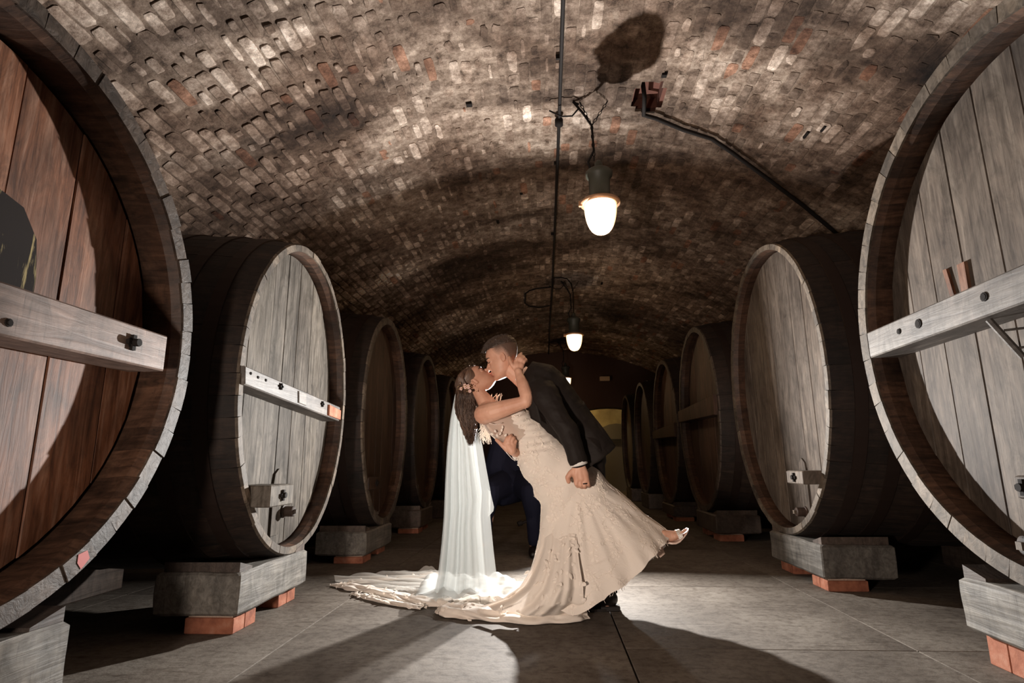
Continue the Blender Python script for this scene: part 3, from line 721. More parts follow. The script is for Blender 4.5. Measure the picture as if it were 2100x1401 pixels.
def rows_head():
    return [(.0, .34, .12, .09), (.03, .40, .04, .15), (.08, .42, -.02, .20), (.14, .40, -.10, .245), (.20, .41, -.16, .265), (.27, .415, -.22, .28), (.34, .415, -.28, .295),
            (.42, .405, -.34, .305), (.50, .385, -.385, .315), (.57, .395, -.42, .325), (.64, .415, -.445, .335), (.72, .41, -.455, .34), (.80, .365, -.44, .33), (.87, .29, -.395, .295), (.93, .18, -.32, .235), (.97, .08, -.24, .16), (1.0, -.04, -.14, .05)]
def head_loft(H, n=40, off=0, offf=None):
    v = []; f = []; rows = rows_head()
    for z, xf, xb, w_ in rows:
        cx = (xf + xb) / 2; rx = (xf - xb) / 2
        for j in range(n):
            t = 2 * PI * j / n; ct, st = math.cos(t), math.sin(t)
            wf = 1 - .20 * max(0, ct) ** 2 * (1 if z < .6 else .5)
            x = cx + rx * math.copysign(abs(ct) ** .92, ct); y = w_ * math.copysign(abs(st) ** .9, st) * wf
            v.append(Vector((x, y, z - .45)) * H)
    for i in range(len(rows) - 1):
        for j in range(n): f.append((i * n + j, i * n + (j + 1) % n, (i + 1) * n + (j + 1) % n, (i + 1) * n + j))
    f.append(tuple(range(n - 1, -1, -1))); f.append(tuple((len(rows) - 1) * n + j for j in range(n)))
    return v, f
def head_parts(mb, H, T, fem=False):
    """adds a head to mb; T maps head space (x fwd, y side, z up, origin at the ear) to world"""
    v, f = head_loft(H); mb.add([T @ p for p in v], f)
    def B(x, y, z, r, r2=None): 
        rr_ = (r * H, r * H, r * H) if r2 is None else tuple(q * H for q in r2)
        mb.ball(T @ (Vector((x, y, z - .45)) * H), rr_, T.to_3x3(), 12)
    def C(pts, rad, n=10):
        mb.tube([T @ (Vector((x, y, z - .45)) * H) for x, y, z in pts], [r * H for r in rad], n)
        for p, r in ((pts[0], rad[0]), (pts[-1], rad[-1])): B(*p, r)
    k = .85 if fem else 1
    C([(.375, 0, .56), (.43, 0, .47), (.485 , 0, .385)], [.030 * k, .034 * k, .045 * k]); B(.49, 0, .375, .046 * k)
    for s in (-1, 1):
        B(.445, s * .045, .36, .034 * k)
        B(.345, s * .135, .515, .058); B(.365, s * .13, .592, .04 if not fem else .028)
    C([(.355, -.12, .60), (.395, -.06, .605), (.40, 0, .60), (.395, .06, .605), (.355, .12, .60)], [.03 * k] * 5)
    C([(.37, -.085, .235), (.42, -.03, .25), (.425, 0, .245), (.42, .03, .25), (.37, .085, .235)], [.018, .030, .030, .030, .018])
    C([(.365, -.08, .205), (.405, -.03, .195), (.412, 0, .193), (.405, .03, .195), (.365, .08, .205)], [.018, .032, .034, .032, .018])
    B(.365, 0, .075, .075)
    for s in (-1, 1):           # ears: rim, lobe, inner wall
        w_ = .305
        ring = []
        for q in range(10):
            a = math.radians(-70 + 290 * q / 9)
            ring.append((.0 - .05 * math.cos(a) * .9 - .02, s * (w_ + .028 + .022 * max(0, math.cos(a))), .475 + .10 * math.sin(a)))
        C(ring, [.016] * 10, 8)
        B(-.01, s * (w_ + .012), .46, 0, (.05, .025, .085)); B(.015, s * (w_ + .022), .385, 0, (.028, .018, .032)); B(.035, s * (w_ + .012), .45, 0, (.018, .018, .03))
def headT(ear, fwd2, up2, H):
    """ear px,py ; fwd2/up2 directions in the picture plane (x, -y) -> world x,z"""
    f_ = Vector((fwd2[0], 0, fwd2[1])).normalized(); u_ = Vector((up2[0], 0, up2[1])); u_ = (u_ - f_ * u_.dot(f_)).normalized(); s_ = u_.cross(f_)
    return Matrix.Translation(ear) @ Matrix((f_, s_, u_)).transposed().to_4x4()

M_skin = mat('warm_skin', (.56, .31, .215), .5, 0, .35)
bb_ = M_skin.node_tree.nodes['Principled BSDF']; bb_.inputs['Subsurface Weight'].default_value = .08; bb_.inputs['Subsurface Radius'].default_value = (.02, .008, .004)
base(M_skin, ramp(M_skin, nz(M_skin, 9, vec(M_skin, (1, 1, 1), False), 3), [(.35, (.50, .255, .17)), (.6, (.60, .34, .24))]))
M_suit = mat('black_brown_suit', (.0095, .006, .0045), .75, 0, .25); bump(M_suit, nz(M_suit, 8, vec(M_suit, (1, 1, 1.6), False), 2, .5, .8), .3, .03)
M_shirt = mat('white_shirt', (.75, .72, .68), .7)
M_shoe = mat('black_leather', (.012, .009, .008), .35)
M_navy = mat('navy_cloth', (.008, .009, .022), .85, 0, .2); bump(M_navy, nz(M_navy, 12, vec(M_navy), 4), .4, .02)
def cloth_mat(name, col, transp, transl, rough=.8):
    m = mat(name, col, rough, 0, .2); nt = m.node_tree; out = nt.nodes['Material Output']; pb = nt.nodes['Principled BSDF']
    tl = N(m, 'ShaderNodeBsdfTranslucent'); tl.inputs[0].default_value = (*col, 1); tp = N(m, 'ShaderNodeBsdfTransparent')
    m1 = N(m, 'ShaderNodeMixShader'); m1.inputs[0].default_value = transl; L(m, pb.outputs[0], m1.inputs[1]); L(m, tl.outputs[0], m1.inputs[2])
    m2 = N(m, 'ShaderNodeMixShader'); m2.inputs[0].default_value = transp; L(m, m1.outputs[0], m2.inputs[1]); L(m, tp.outputs[0], m2.inputs[2]); L(m, m2.outputs[0], out.inputs[0])
    return m, m2, tl
M_gown, _, _ = cloth_mat('ivory_lace_satin', (.74, .66, .585), 0, .08)
bump(M_gown, nz(M_gown, 16, vec(M_gown, (1, 1, 1), False), 5, .6, 1.5), .35, .012)
M_lace, _, _ = cloth_mat('ivory_applique', (.82, .74, .66), 0, .15)
M_lining = mat('white_lining', (.8, .82, .84), .6)
M_veil, vmx, _ = cloth_mat('white_tulle', (.53, .55, .54), .42, .14)
M_train, tmx, _ = cloth_mat('sheer_train_tulle', (.72, .69, .64), .55, .25)
M_sheer, _, _ = cloth_mat('sheer_nude_panel', (.62, .50, .42), .35, .1)
M_hairg = mat('short_brown_hair', (.045, .025, .015), .6)
M_fade = mat('clipped_hair', (.30, .17, .12), .7)
fa = N(M_fade, 'ShaderNodeAttribute', attribute_name='fade'); fn = N(M_fade, 'ShaderNodeMath', operation='MULTIPLY_ADD'); fn.inputs[1].default_value = .7; L(M_fade, nz(M_fade, 420, vec(M_fade, (1, 1, 1), False), 2), fn.inputs[0]); L(M_fade, fa.outputs['Fac'], fn.inputs[2])
base(M_fade, ramp(M_fade, fn.outputs[0], [(.30, (.54, .30, .21)), (.70, (.30, .17, .12)), (1.0, (.09, .05, .033))]))
M_hairb = mat('long_brown_hair', (.05, .026, .016), .45, 0, .5)
base(M_hairb, ramp(M_hairb, nz(M_hairb, 3, vec(M_hairb, (18, 18, 1.5), False), 4), [(.3, (.04, .02, .013)), (.55, (.11, .06, .038)), (.75, (.24, .15, .10))]))
M_gold = mat('gold_wire', (.6, .42, .22), .35, .9); M_petal = mat('blush_petal', (.75, .50, .44), .5); M_pearl = mat('pearl', (.85, .8, .75), .2)
M_lip = mat('lips', (.50, .17, .13), .45); M_lash = mat('lash', (.02, .012, .01), .6)
M_toe = mat('pale_nail_polish', (.85, .62, .72), .3)
M_nude = mat('nude_sandal', (.62, .46, .38), .4); M_glit = mat('rhinestone_strap', (.75, .70, .64), .25, .4); bump(M_glit, nz(M_glit, 160, vec(M_glit)), 1, .004)

# ================= groom =================
groom = empty('person', P(1225, 1250) * 1 - Vector((0, 0, P(1225, 1250).z)), 0, 'person in dark suit, short brown hair, bending over the one in the gown', 'person')
HG = 80 * PX
TG = headT(P(1033, 738.5, 0), (-.93, -.37), (-.36, .93), HG)
b = Body(); head_parts(b, HG, TG)
b.limb([(1040, 752, 0, 17), (1060, 768, 0, 19), (1092, 790, 0, 26)])
b.limb([(1100, 795, 0, 30), (1140, 835, 0, 30), (1195, 900, .0, 30)])
for s in (-.15, .15): b.limb([(1105, 790, 0, 24), (1112, 798, s, 20)])
for s in (.02, .19):
    q_ = 34 if s > .1 else 0
    b.limb([(1200, 915, s, 24), (1222 - q_, 1060, s + .02, 17), (1244 - q_, 1205, s + .03, 12), (1244 - q_, 1238, s + .03, 11)])
# left arm and hand (near)
b.limb([(1112, 800, -.17, 18), (1160, 878, -.25, 14), (1187, 938, -.24, 10), (1187, 955, -.24, 9.5)])
hd = -.25
b.limb([(1186, 957, hd, 10.5), (1182, 972, hd, 9), (1184, 984, hd, 7)]); b.limb([(1190, 957, hd, 10), (1198, 972, hd, 8.5), (1202, 985, hd, 6.5)])
b.limb([(1188, 960, hd, 11), (1192, 980, hd, 8.5)])
for q in ([(1181, 980, hd, 5.0), (1182, 992, hd - .005, 4.6), (1185, 997, hd + .02, 4.2), (1187, 994, hd + .045, 4)],
          [(1189, 984, hd, 5.0), (1191, 995, hd - .005, 4.7), (1193, 999, hd + .02, 4.3), (1194, 995, hd + .045, 4)],
          [(1197, 985, hd, 4.9), (1199, 996, hd - .005, 4.6), (1200, 999, hd + .02, 4.2), (1200, 994, hd + .045, 4)],
          [(1204, 983, hd, 4.4), (1206, 993, hd, 4.0), (1207, 996, hd + .02, 3.7), (1206, 992, hd + .04, 3.5)],
          [(1180, 963, hd, 6.5), (1170, 971, hd - .005, 5.6), (1164, 979, hd - .005, 4.8), (1166, 988, hd, 4.2)]): b.limb(q, 10)
# right arm and hand (behind her back, fingers towards the camera)
b.limb([(1112, 800, .17, 18), (1110, 880, .22, 14), (1075, 930, .06, 10), (1056, 928, -.08, 9)])
hd = -.13
b.limb([(1055, 928, -.09, 9), (1047, 921, hd, 9.5), (1042, 914, hd, 8)], 12)
b.limb([(1050, 925, hd, 9), (1052, 915, hd, 7)], 12)
for q in ([(1040, 915, hd, 4.6), (1037, 907, hd - .01, 4.3), (1040, 899, hd - .01, 3.8), (1043, 896, hd, 3.5)],
          [(1045, 912, hd - .005, 4.6), (1044, 903, hd - .012, 4.3), (1047, 895, hd - .012, 3.9), (1049, 893, hd, 3.6)],
          [(1050, 913, hd, 4.4), (1050, 905, hd - .01, 4.1), (1053, 899, hd - .01, 3.7), (1055, 898, hd, 3.4)],
          [(1055, 916, hd, 4.0), (1056, 909, hd, 3.7), (1058, 905, hd, 3.3)],
          [(1040, 922, hd, 6), (1031, 914, hd - .005, 4.8), (1024, 907, hd - .005, 4.2), (1018, 902, hd, 3.5)]): b.limb(q, 10)
gb = link('body', remesh(b.mesh('b'), 'body', .0034, 2), M_skin, groom, True, True)
def headpt(T, H, x, y, z): return T @ (Vector((x, y, z - .45)) * H)
def face_marks(T, H, parent, fem=False):
    for s in (-1, 1):
        mb = MB(); mb.tube([headpt(T, H, *p) for p in ((.405, s * .07, .515), (.405, s * .12, .50), (.375, s * .185, .50), (.35, s * .21, .51))], [.006 * H, .012 * H, .011 * H, .006 * H], 5); mb.build('eyelash', M_lash, parent, True, True)
        mb = MB(); mb.tube([headpt(T, H, *p) for p in ((.425, s * .055, .60), (.42, s * .12, .625), (.365, s * .20, .62), (.33, s * .235, .60))], [.008 * H, .015 * H, .013 * H, .005 * H], 5); mb.build('eyebrow', M_hairg, parent, True, True)
    mb = MB()
    mb.tube([headpt(T, H, *p) for p in ((.372, -.088, .235), (.425, -.03, .248), (.432, 0, .243), (.425, .03, .248), (.372, .088, .235))], [.014 * H, .026 * H, .027 * H, .026 * H, .014 * H], 8)
    mb.tube([headpt(T, H, *p) for p in ((.367, -.083, .205), (.41, -.03, .197), (.418, 0, .195), (.41, .03, .197), (.367, .083, .205))], [.014 * H, .028 * H, .030 * H, .028 * H, .014 * H], 8)
    mb.build('lips', M_lip, parent, True, True)
face_marks(TG, HG, gb)
# groom hair: faded sides plus longer top, made of short strands on the skull
def skull_pt(H, u, ang, off):        # u = z/H, ang around
    rows = rows_head()
    for i in range(len(rows) - 1):
        if rows[i][0] <= u <= rows[i + 1][0]: break
    a, c = rows[i], rows[i + 1]; t = (u - a[0]) / (c[0] - a[0]); xf, xb, w_ = [a[k] + (c[k] - a[k]) * t for k in (1, 2, 3)]
    ct, st = math.cos(ang), math.sin(ang); cx = (xf + xb) / 2; rx = (xf - xb) / 2
    wf = 1 - .20 * max(0, ct) ** 2 * (1 if u < .6 else .5)
    x = cx + (rx + off) * math.copysign(abs(ct) ** .92, ct); y = (w_ + off) * math.copysign(abs(st) ** .9, st) * wf
    return Vector((x, y, u - .45 + (off if u > .9 else off * .4))) * H
def hair_shell(name, H, T, lowfn, offfn, m, parent, nz_=.006):
    nu_, nv_ = 180, 44; V = []; F = []; FD = []
    for i in range(nv_ + 1):
        for j in range(nu_):
            ang = 2 * PI * j / nu_; lo = lowfn(ang); u = lo + (1.0 - lo) * (i / nv_)
            off = offfn(ang, u, lo); p = skull_pt(H, min(u, .9995), ang, off)
            p = p + Vector((noise.noise(p * 160), noise.noise(p * 160 + Vector((5, 0, 0))), noise.noise(p * 160 + Vector((0, 5, 0))))) * H * nz_ * 2
            V.append(T @ p); FD.append(min(1, (u - lo) / .34))
    for i in range(nv_):
        for j in range(nu_): F.append((i * nu_ + j, i * nu_ + (j + 1) % nu_, (i + 1) * nu_ + (j + 1) % nu_, (i + 1) * nu_ + j))
    F.append(tuple(nv_ * nu_ + j for j in range(nu_)))
    me = mesh(name, V, F); at = me.attributes.new('fade', 'FLOAT', 'POINT'); at.data.foreach_set('value', FD)
    return link(name, me, m, parent, True, True)
def lo_fade(a):
    c = math.cos(a)      # 1 = front
    if c > .62: return .80
    if c > .10: return .80 - .26 * (1 - math.cos(PI * (.62 - c) / .52)) / 2
    if c > -.1: return .54
    return max(.20, .54 - (-.1 - c) * .8)
def lo_top(a):
    c = math.cos(a)
    if c > .5: return .815
    return .79 - .06 * max(0, -c)
hair_shell('clipped_sides', HG, TG, lo_fade, lambda a, u, lo: .003 + .026 * min(1, (u - lo) / .22), M_fade, gb, .0025)
ht = hair_shell('hair', HG, TG, lo_top, lambda a, u, lo: .03 + .045 * min(1, (u - lo) / .12) * (1 + .35 * max(0, math.cos(a))), M_hairg, gb, .007)
sb = MB(); rr_ = random.Random(3)
for i in range(1500):
    a = rr_.uniform(0, 2 * PI); u = rr_.uniform(.80, .995)
    p = skull_pt(HG, u, a, .06); q = p + Vector((rr_.uniform(.02, .10), rr_.uniform(-.03, .03), rr_.uniform(.0, .06) * (1 if u > .85 else .3))) * HG
    sb.tube([TG @ p, TG @ (p.lerp(q, .5) + Vector((0, 0, .008))), TG @ q], [.0009, .0007, .0002], 3, cap=False)
sb.build('hair_strands', M_hairg, ht, False, True)
# jacket
def flatloft(secs, n=28, m=0, closed_ends=True):
    """secs: (Lx,Ly,Rx,Ry,dy_mid,half_depth_m) -> superellipse sections between two picture points"""
    v = []; f = []
    for (lx, ly, rx, ry, dm, hd_) in secs:
        A = P(lx, ly, dm); B_ = P(rx, ry, dm); c = (A + B_) / 2; a = (B_ - A) / 2
        for j in range(n):
            t = 2 * PI * j / n; ct, st = math.cos(t), math.sin(t)
            v.append(c + a * math.copysign(abs(ct) ** .85, ct) + Vector((0, hd_ * math.copysign(abs(st) ** .85, st), 0)))
    for i in range(len(secs) - 1):
        for j in range(n): f.append((i * n + j, i * n + (j + 1) % n, (i + 1) * n + (j + 1) % n, (i + 1) * n + j))
    f.append(tuple(range(n - 1, -1, -1))); f.append(tuple((len(secs) - 1) * n + j for j in range(n)))
    return v, f
j = Body()
v, f = flatloft([(1066, 790, 1092, 742, 0, .10), (1072, 812, 1112, 745, 0, .17), (1078, 838, 1136, 752, 0, .20), (1094, 862, 1160, 776, .0, .20), (1116, 882, 1180, 806, .0, .19), (1140, 902, 1202, 834, .0, .185), (1158, 925, 1226, 864, .0, .19), (1172, 950, 1246, 894, .0, .20), (1190, 972, 1260, 914, .0, .20)], 30)
j.add(v, f)
j.limb([(1104, 790, -.12, 30), (1118, 812, -.20, 27), (1140, 848, -.25, 23), (1162, 882, -.27, 20.5), (1175, 912, -.26, 19), (1185, 942, -.25, 18)])
j.limb([(1104, 790, .12, 28), (1112, 835, .22, 22), (1105, 885, .20, 19), (1085, 915, .10, 17)])
jm = remesh(j.mesh('j'), 'jacket', .005, 3)
displace(jm, lambda p: noise.noise(p * 9) * .010 + noise.noise(Vector((p.x * 28, p.y * 10, p.z * 28))) * .0035)
jk = link('jacket', jm, M_suit, groom, True, True)
# jacket skirt panels: rear tail edge and vent flap
def sheet(quad, nu_, nv_, thick, fn=None):
    A, B_, C_, D_ = quad; V = []; F = []
    for side_ in (0, 1):
        for i in range(nv_ + 1):
            for k in range(nu_ + 1):
                u, v_ = k / nu_, i / nv_; p = A.lerp(B_, u).lerp(D_.lerp(C_, u), v_)
                if fn: p = p + fn(u, v_)
                V.append(p + Vector((0, thick * side_, 0)))
    o_ = (nu_ + 1) * (nv_ + 1)
    for i in range(nv_):
        for k in range(nu_):
            a_ = i * (nu_ + 1) + k; q = (a_, a_ + 1, a_ + nu_ + 2, a_ + nu_ + 1); F.append(q); F.append(tuple(x + o_ for x in q[::-1]))
    rim = [k for k in range(nu_)] + [nu_ + i * (nu_ + 1) for i in range(nv_)] + [(nv_ + 1) * (nu_ + 1) - 1 - k for k in range(nu_)] + [(nv_ - i) * (nu_ + 1) for i in range(nv_)]
    for a_, b_ in zip(rim, rim[1:] + rim[:1]): F.append((a_, b_, b_ + o_, a_ + o_))
    return V, F
mb = MB(); mb.add(*sheet((P(1196, 822, -.10), P(1263, 915, -.12), P(1239, 934, -.20), P(1180, 880, -.22)), 12, 8, .01, lambda u, v_: Vector((0, .02 * math.sin(u * 7), 0))))
mb.build('jacket_tail', M_suit, jk, True, True)
mb = MB(); mb.add(*sheet((P(1078, 795, -.215), P(1098, 815, -.235), P(1112, 872, -.215), P(1088, 858, -.19)), 4, 8, .008)); mb.build('lapel', M_suit, jk, True, True)
# collar and cuffs
mb = MB(); c0 = P(1071, 772, 0); ax = (P(1092, 790) - P(1050, 758)).normalized(); M_ = Matrix.Translation(c0) @ ax.to_track_quat('Z', 'Y').to_matrix().to_4x4()
mb.lathe([(.060, -.016), (.064, .01), (.068, .03), (.058, .03), (.056, -.012)], M_, 24); mb.build('shirt_collar', M_shirt, groom, True, True)
mb = MB(); c0 = P(1186, 949, -.25); ax = (P(1190, 965, -.25) - P(1180, 925, -.26)).normalized(); M_ = Matrix.Translation(c0) @ ax.to_track_quat('Z', 'Y').to_matrix().to_4x4()
mb.lathe([(.040, -.03), (.046, -.02), (.0465, .012), (.040, .013), (.034, .0)], M_, 24); mb.build('shirt_cuff', M_shirt, groom, True, True)
mb = MB(); c0 = P(1066, 932, 0.0); M_ = Matrix.Translation(c0) @ (P(1050, 925, -.1) - P(1075, 930, .06)).normalized().to_track_quat('Z', 'Y').to_matrix().to_4x4()
mb.lathe([(.036, -.02), (.037, .03), (.031, .03), (.03, 0)], M_, 20); mb.build('shirt_cuff', M_shirt, groom, True, True)
mb = MB(); cR = P(1199.5, 992, -.255); mb.lathe([(.0135, -.003), (.0145, 0), (.0135, .003), (.012, .0)], Matrix.Translation(cR) @ Vector((.1, 0, -1)).to_track_quat('Z', 'Y').to_matrix().to_4x4(), 16); mb.build('ring', M_iron, gb, True, True)
# trousers, shoes
t_ = Body()
t_.limb([(1200, 905, .08, 36), (1210, 940, .10, 34)])
for s in (.02, .19):
    q_ = 34 if s > .1 else 0
    t_.limb([(1208, 935, s, 31), (1214 - q_ * .5, 1000, s, 28), (1222 - q_, 1065, s + .02, 22), (1234 - q_, 1130, s + .02, 19.5), (1243 - q_, 1190, s + .03, 18)])
    A = P(1225, 1215, s + .03); B_ = P(1266, 1215, s + .03)
    t_.tube([P(1243 - q_, 1185, s + .03), P(1245.5 - q_, 1216 if not q_ else 1210, s + .03)], [18.5 * PX, 20 * PX], 16)
tm = remesh(t_.mesh('t'), 'trousers', .006, 2)
displace(tm, lambda p: noise.noise(Vector((p.x * 12, p.y * 12, p.z * 6))) * .007)
link('trousers', tm, M_suit, groom, True, True)
for s in (.05, .22):
    mb = Body(); hx = P(1252 - (34 if s > .1 else 0), 1240, s)
    def S_(dx, z, r): return (Vector((hx.x + dx, hx.y, z)), r)
    pts_ = [S_(0, .058, .042), S_(-.04, .060, .044), S_(-.10, .052, .043), S_(-.16, .040, .041), S_(-.21, .034, .034), S_(-.245, .030, .024)]
    mb.limb3([p[0] for p in pts_], [p[1] for p in pts_]); mb.limb3([Vector((hx.x - .01, hx.y, .07)), Vector((hx.x - .012, hx.y, .115))], [.040, .038])
    me = remesh(mb.mesh('s'), 'shoe', .005, 3)
    for vx in me.vertices: vx.co.z = max(vx.co.z, .012)
    sh = link('shoe', me, M_shoe, groom, True, True)
    mb = MB(); out = []
    for k in range(28):
        t = 2 * PI * k / 28; x_ = math.cos(t); y_ = math.sin(t); out.append((hx.x - .108 + .150 * x_, hx.y + (.046 + (.006 if x_ < 0 else -.004)) * math.copysign(abs(y_) ** .8, y_)))
    v = [(x_, y_, 0) for x_, y_ in out] + [(x_, y_, .014) for x_, y_ in out]
    mb.add(v, [tuple(range(27, -1, -1)), tuple(range(28, 56))] + [(k, (k + 1) % 28, 28 + (k + 1) % 28, 28 + k) for k in range(28)])
    mb.box((hx.x - .055, hx.y - .036, 0), (hx.x + .048, hx.y + .036, .026), bev=.004)
    mb.build('sole', M_shoe, sh, False, True)
    mb = MB()
    for k in range(4): mb.tube([(hx.x - .075 - .022 * k, hx.y - .028, .094 - .009 * k), (hx.x - .08 - .022 * k, hx.y, .110 - .011 * k), (hx.x - .075 - .022 * k, hx.y + .028, .094 - .009 * k)], .003, 5)
    mb.build('laces', M_shoe, sh, True, True)

# ================= bride =================
bride = empty('person', P(1150, 1240) - Vector((0, 0, P(1150, 1240).z)), 0, 'person in ivory lace gown leaning back in the other\'s arm, long brown hair and veil', 'person')
HB = 82 * PX
TB = headT(P(978, 786, .014), (.56, .83), (-.84, .55), HB) @ Matrix.Diagonal((.95, .93, .84, 1))
b = Body(); head_parts(b, HB, TB, True)
b.limb([(976, 797, 0, 13), (987, 812, 0, 14.5), (1000, 830, 0, 19)])
b.limb([(1006, 842, 0, 22), (1030, 868, 0, 26), (1062, 895, 0, 25), (1100, 935, 0, 32), (1130, 965, 0, 36)])
for s in (-1, 1): b.limb([(1002, 838, 0, 20), (998, 850, s * .08, 20), (993, 852, s * .125, 19)]); b.limb([(1020, 862, s * .05, 22), (1055, 890, s * .05, 23)])
for s in (-.055, .055): b.limb([(1042, 850, s, 17), (1058, 868, s, 17)])
# near arm round his neck
b.limb([(992, 850, -.14, 20), (1010, 845, -.17, 19.5), (1040, 836, -.20, 16), (1072, 826, -.21, 12.5), (1078, 822, -.21, 12.5)])
b.limb([(1078, 824, -.21, 13), (1080, 812, -.205, 13.2), (1073, 790, -.17, 12.5), (1065, 770, -.135, 8.6), (1063, 762, -.13, 8.2)])
hd = -.115
b.limb([(1063, 762, hd, 8.4), (1061, 750, hd, 8.6), (1060, 742, hd + .01, 7)]); b.limb([(1064, 760, hd, 8), (1068, 750, hd, 7.5), (1071, 744, hd + .01, 6)])
for q in ([(1058, 744, hd, 4.2), (1061, 735, hd - .004, 3.9), (1065, 729, hd + .015, 3.6), (1069, 725, hd + .04, 3.1)],
          [(1063, 744, hd, 4.2), (1067, 735, hd - .004, 3.9), (1071, 731, hd + .015, 3.6), (1074, 731, hd + .04, 3.1)],
          [(1067, 747, hd, 4.1), (1071, 738, hd - .004, 3.8), (1075, 734, hd + .015, 3.5), (1077, 736, hd + .04, 3.0)],
          [(1070, 750, hd, 3.8), (1075, 742, hd - .002, 3.5), (1079, 738, hd + .015, 3.2), (1080, 741, hd + .035, 2.8)],
          [(1057, 757, hd, 5.2), (1050, 748, hd - .01, 4.4), (1046, 740, hd - .01, 3.8), (1044, 733, hd - .005, 3.1)]): b.limb(q, 10)
# far arm
b.limb([(1000, 850, .14, 18), (1040, 843, .20, 13), (1078, 830, .20, 11), (1088, 800, .16, 9), (1082, 776, .12, 8)])
# legs
b.limb([(1130, 965, .06, 32), (1150, 1100, .05, 22), (1168, 1200, .03, 14), (1172, 1238, 0, 10)])
b.limb([(1130, 970, -.05, 31), (1222, 1028, -.06, 19), (1290, 1068, -.06, 14), (1345, 1096, -.09, 9), (1362, 1101, -.10, 9)])
b.limb([(1355, 1104, -.10, 8), (1368, 1103, -.10, 8.4), (1383, 1101, -.10, 7), (1391, 1099, -.10, 5.6)]); b.limb([(1362, 1096, -.10, 8), (1382, 1094.5, -.10, 5.2), (1392, 1095, -.10, 4.4)]); b.limb([(1384, 1100, -.115, 6), (1393, 1097, -.115, 4.6)]); b.limb([(1384, 1100, -.085, 6), (1392, 1099, -.085, 4.4)])
for k, (tx, ty, r) in enumerate(((1406, 1087, 3.4), (1403, 1089, 2.7), (1401, 1091, 2.6), (1399, 1093, 2.5), (1397, 1095, 2.4))):
    b.limb([(1391, 1097.5, -.122 + k * .011, 3.2), (tx, ty, -.124 + k * .012, r * .86)], 8)
bb = link('body', remesh(b.mesh('b'), 'body', .0034, 2), M_skin, bride, True, True)
face_marks(TB, HB, bb, True)
mb = MB(); mb.ball(P(1407.5, 1085.5, -.126), (.006, .005, .007)); mb.build('toenail', M_toe, bb, True, True)
# sandal on the raised foot
sd = MB()
sole = [(1347, 1115), (1352, 1112.5), (1363, 1111.5), (1376, 1113), (1384, 1112.5), (1392, 1108.5), (1399, 1101), (1405, 1093), (1410, 1085)]
V = []; F = []
for i, (x_, y_) in enumerate(sole):
    w_ = .034 if 2 < i < 8 else .027
    for (yy, dz) in ((-w_, .004), (w_, .004), (w_, -.005), (-w_, -.005)): V.append(P(x_, y_, -.10) + Vector((0, yy, dz)))
for i in range(len(sole) - 1):
    for k in range(4): F.append((i * 4 + k, i * 4 + (k + 1) % 4, (i + 1) * 4 + (k + 1) % 4, (i + 1) * 4 + k))
F += [(3, 2, 1, 0), tuple((len(sole) - 1) * 4 + k for k in range(4))]
sd.add(V, F); so = sd.build('sandal', M_nude, bride, False, True)
V = [P(x_, y_, dy) for dy in (-.125, -.075) for (x_, y_) in ((1350, 1121), (1364, 1136), (1354, 1144), (1340, 1130))]
mb = MB(); mb.add(V, [(3, 2, 1, 0), (4, 5, 6, 7), (0, 1, 5, 4), (1, 2, 6, 5), (2, 3, 7, 6), (3, 0, 4, 7)]); mb.add([P(*q) for q in ((1346, 1112, -.125), (1356, 1114, -.125), (1364, 1136, -.125), (1340, 1130, -.125), (1346, 1112, -.075), (1356, 1114, -.075), (1364, 1136, -.075), (1340, 1130, -.075))], [(3, 2, 1, 0), (4, 5, 6, 7), (0, 1, 5, 4), (1, 2, 6, 5), (2, 3, 7, 6), (3, 0, 4, 7)])
mb.build('heel', M_nude, so, False, True)
V = []; F = []
for i in range(9):
    t = PI * i / 8
    for (x_, y_) in ((1383.5, 1087), (1393, 1085)):
        e_ = (1390.5, 1105.5) if x_ < 1390 else (1398, 1100)
        c = P(x_, y_, -.10); e2 = P(*e_, -.10); z_ = math.sin(t)
        V.append(Vector((e2.x + (c.x - e2.x) * z_, c.y - .037 * math.cos(t), e2.z + (c.z - e2.z) * z_)))
for i in range(8): F.append((2 * i, 2 * i + 1, 2 * i + 3, 2 * i + 2))
link('strap', mesh('strap', V, F), M_glit, so, True, True)
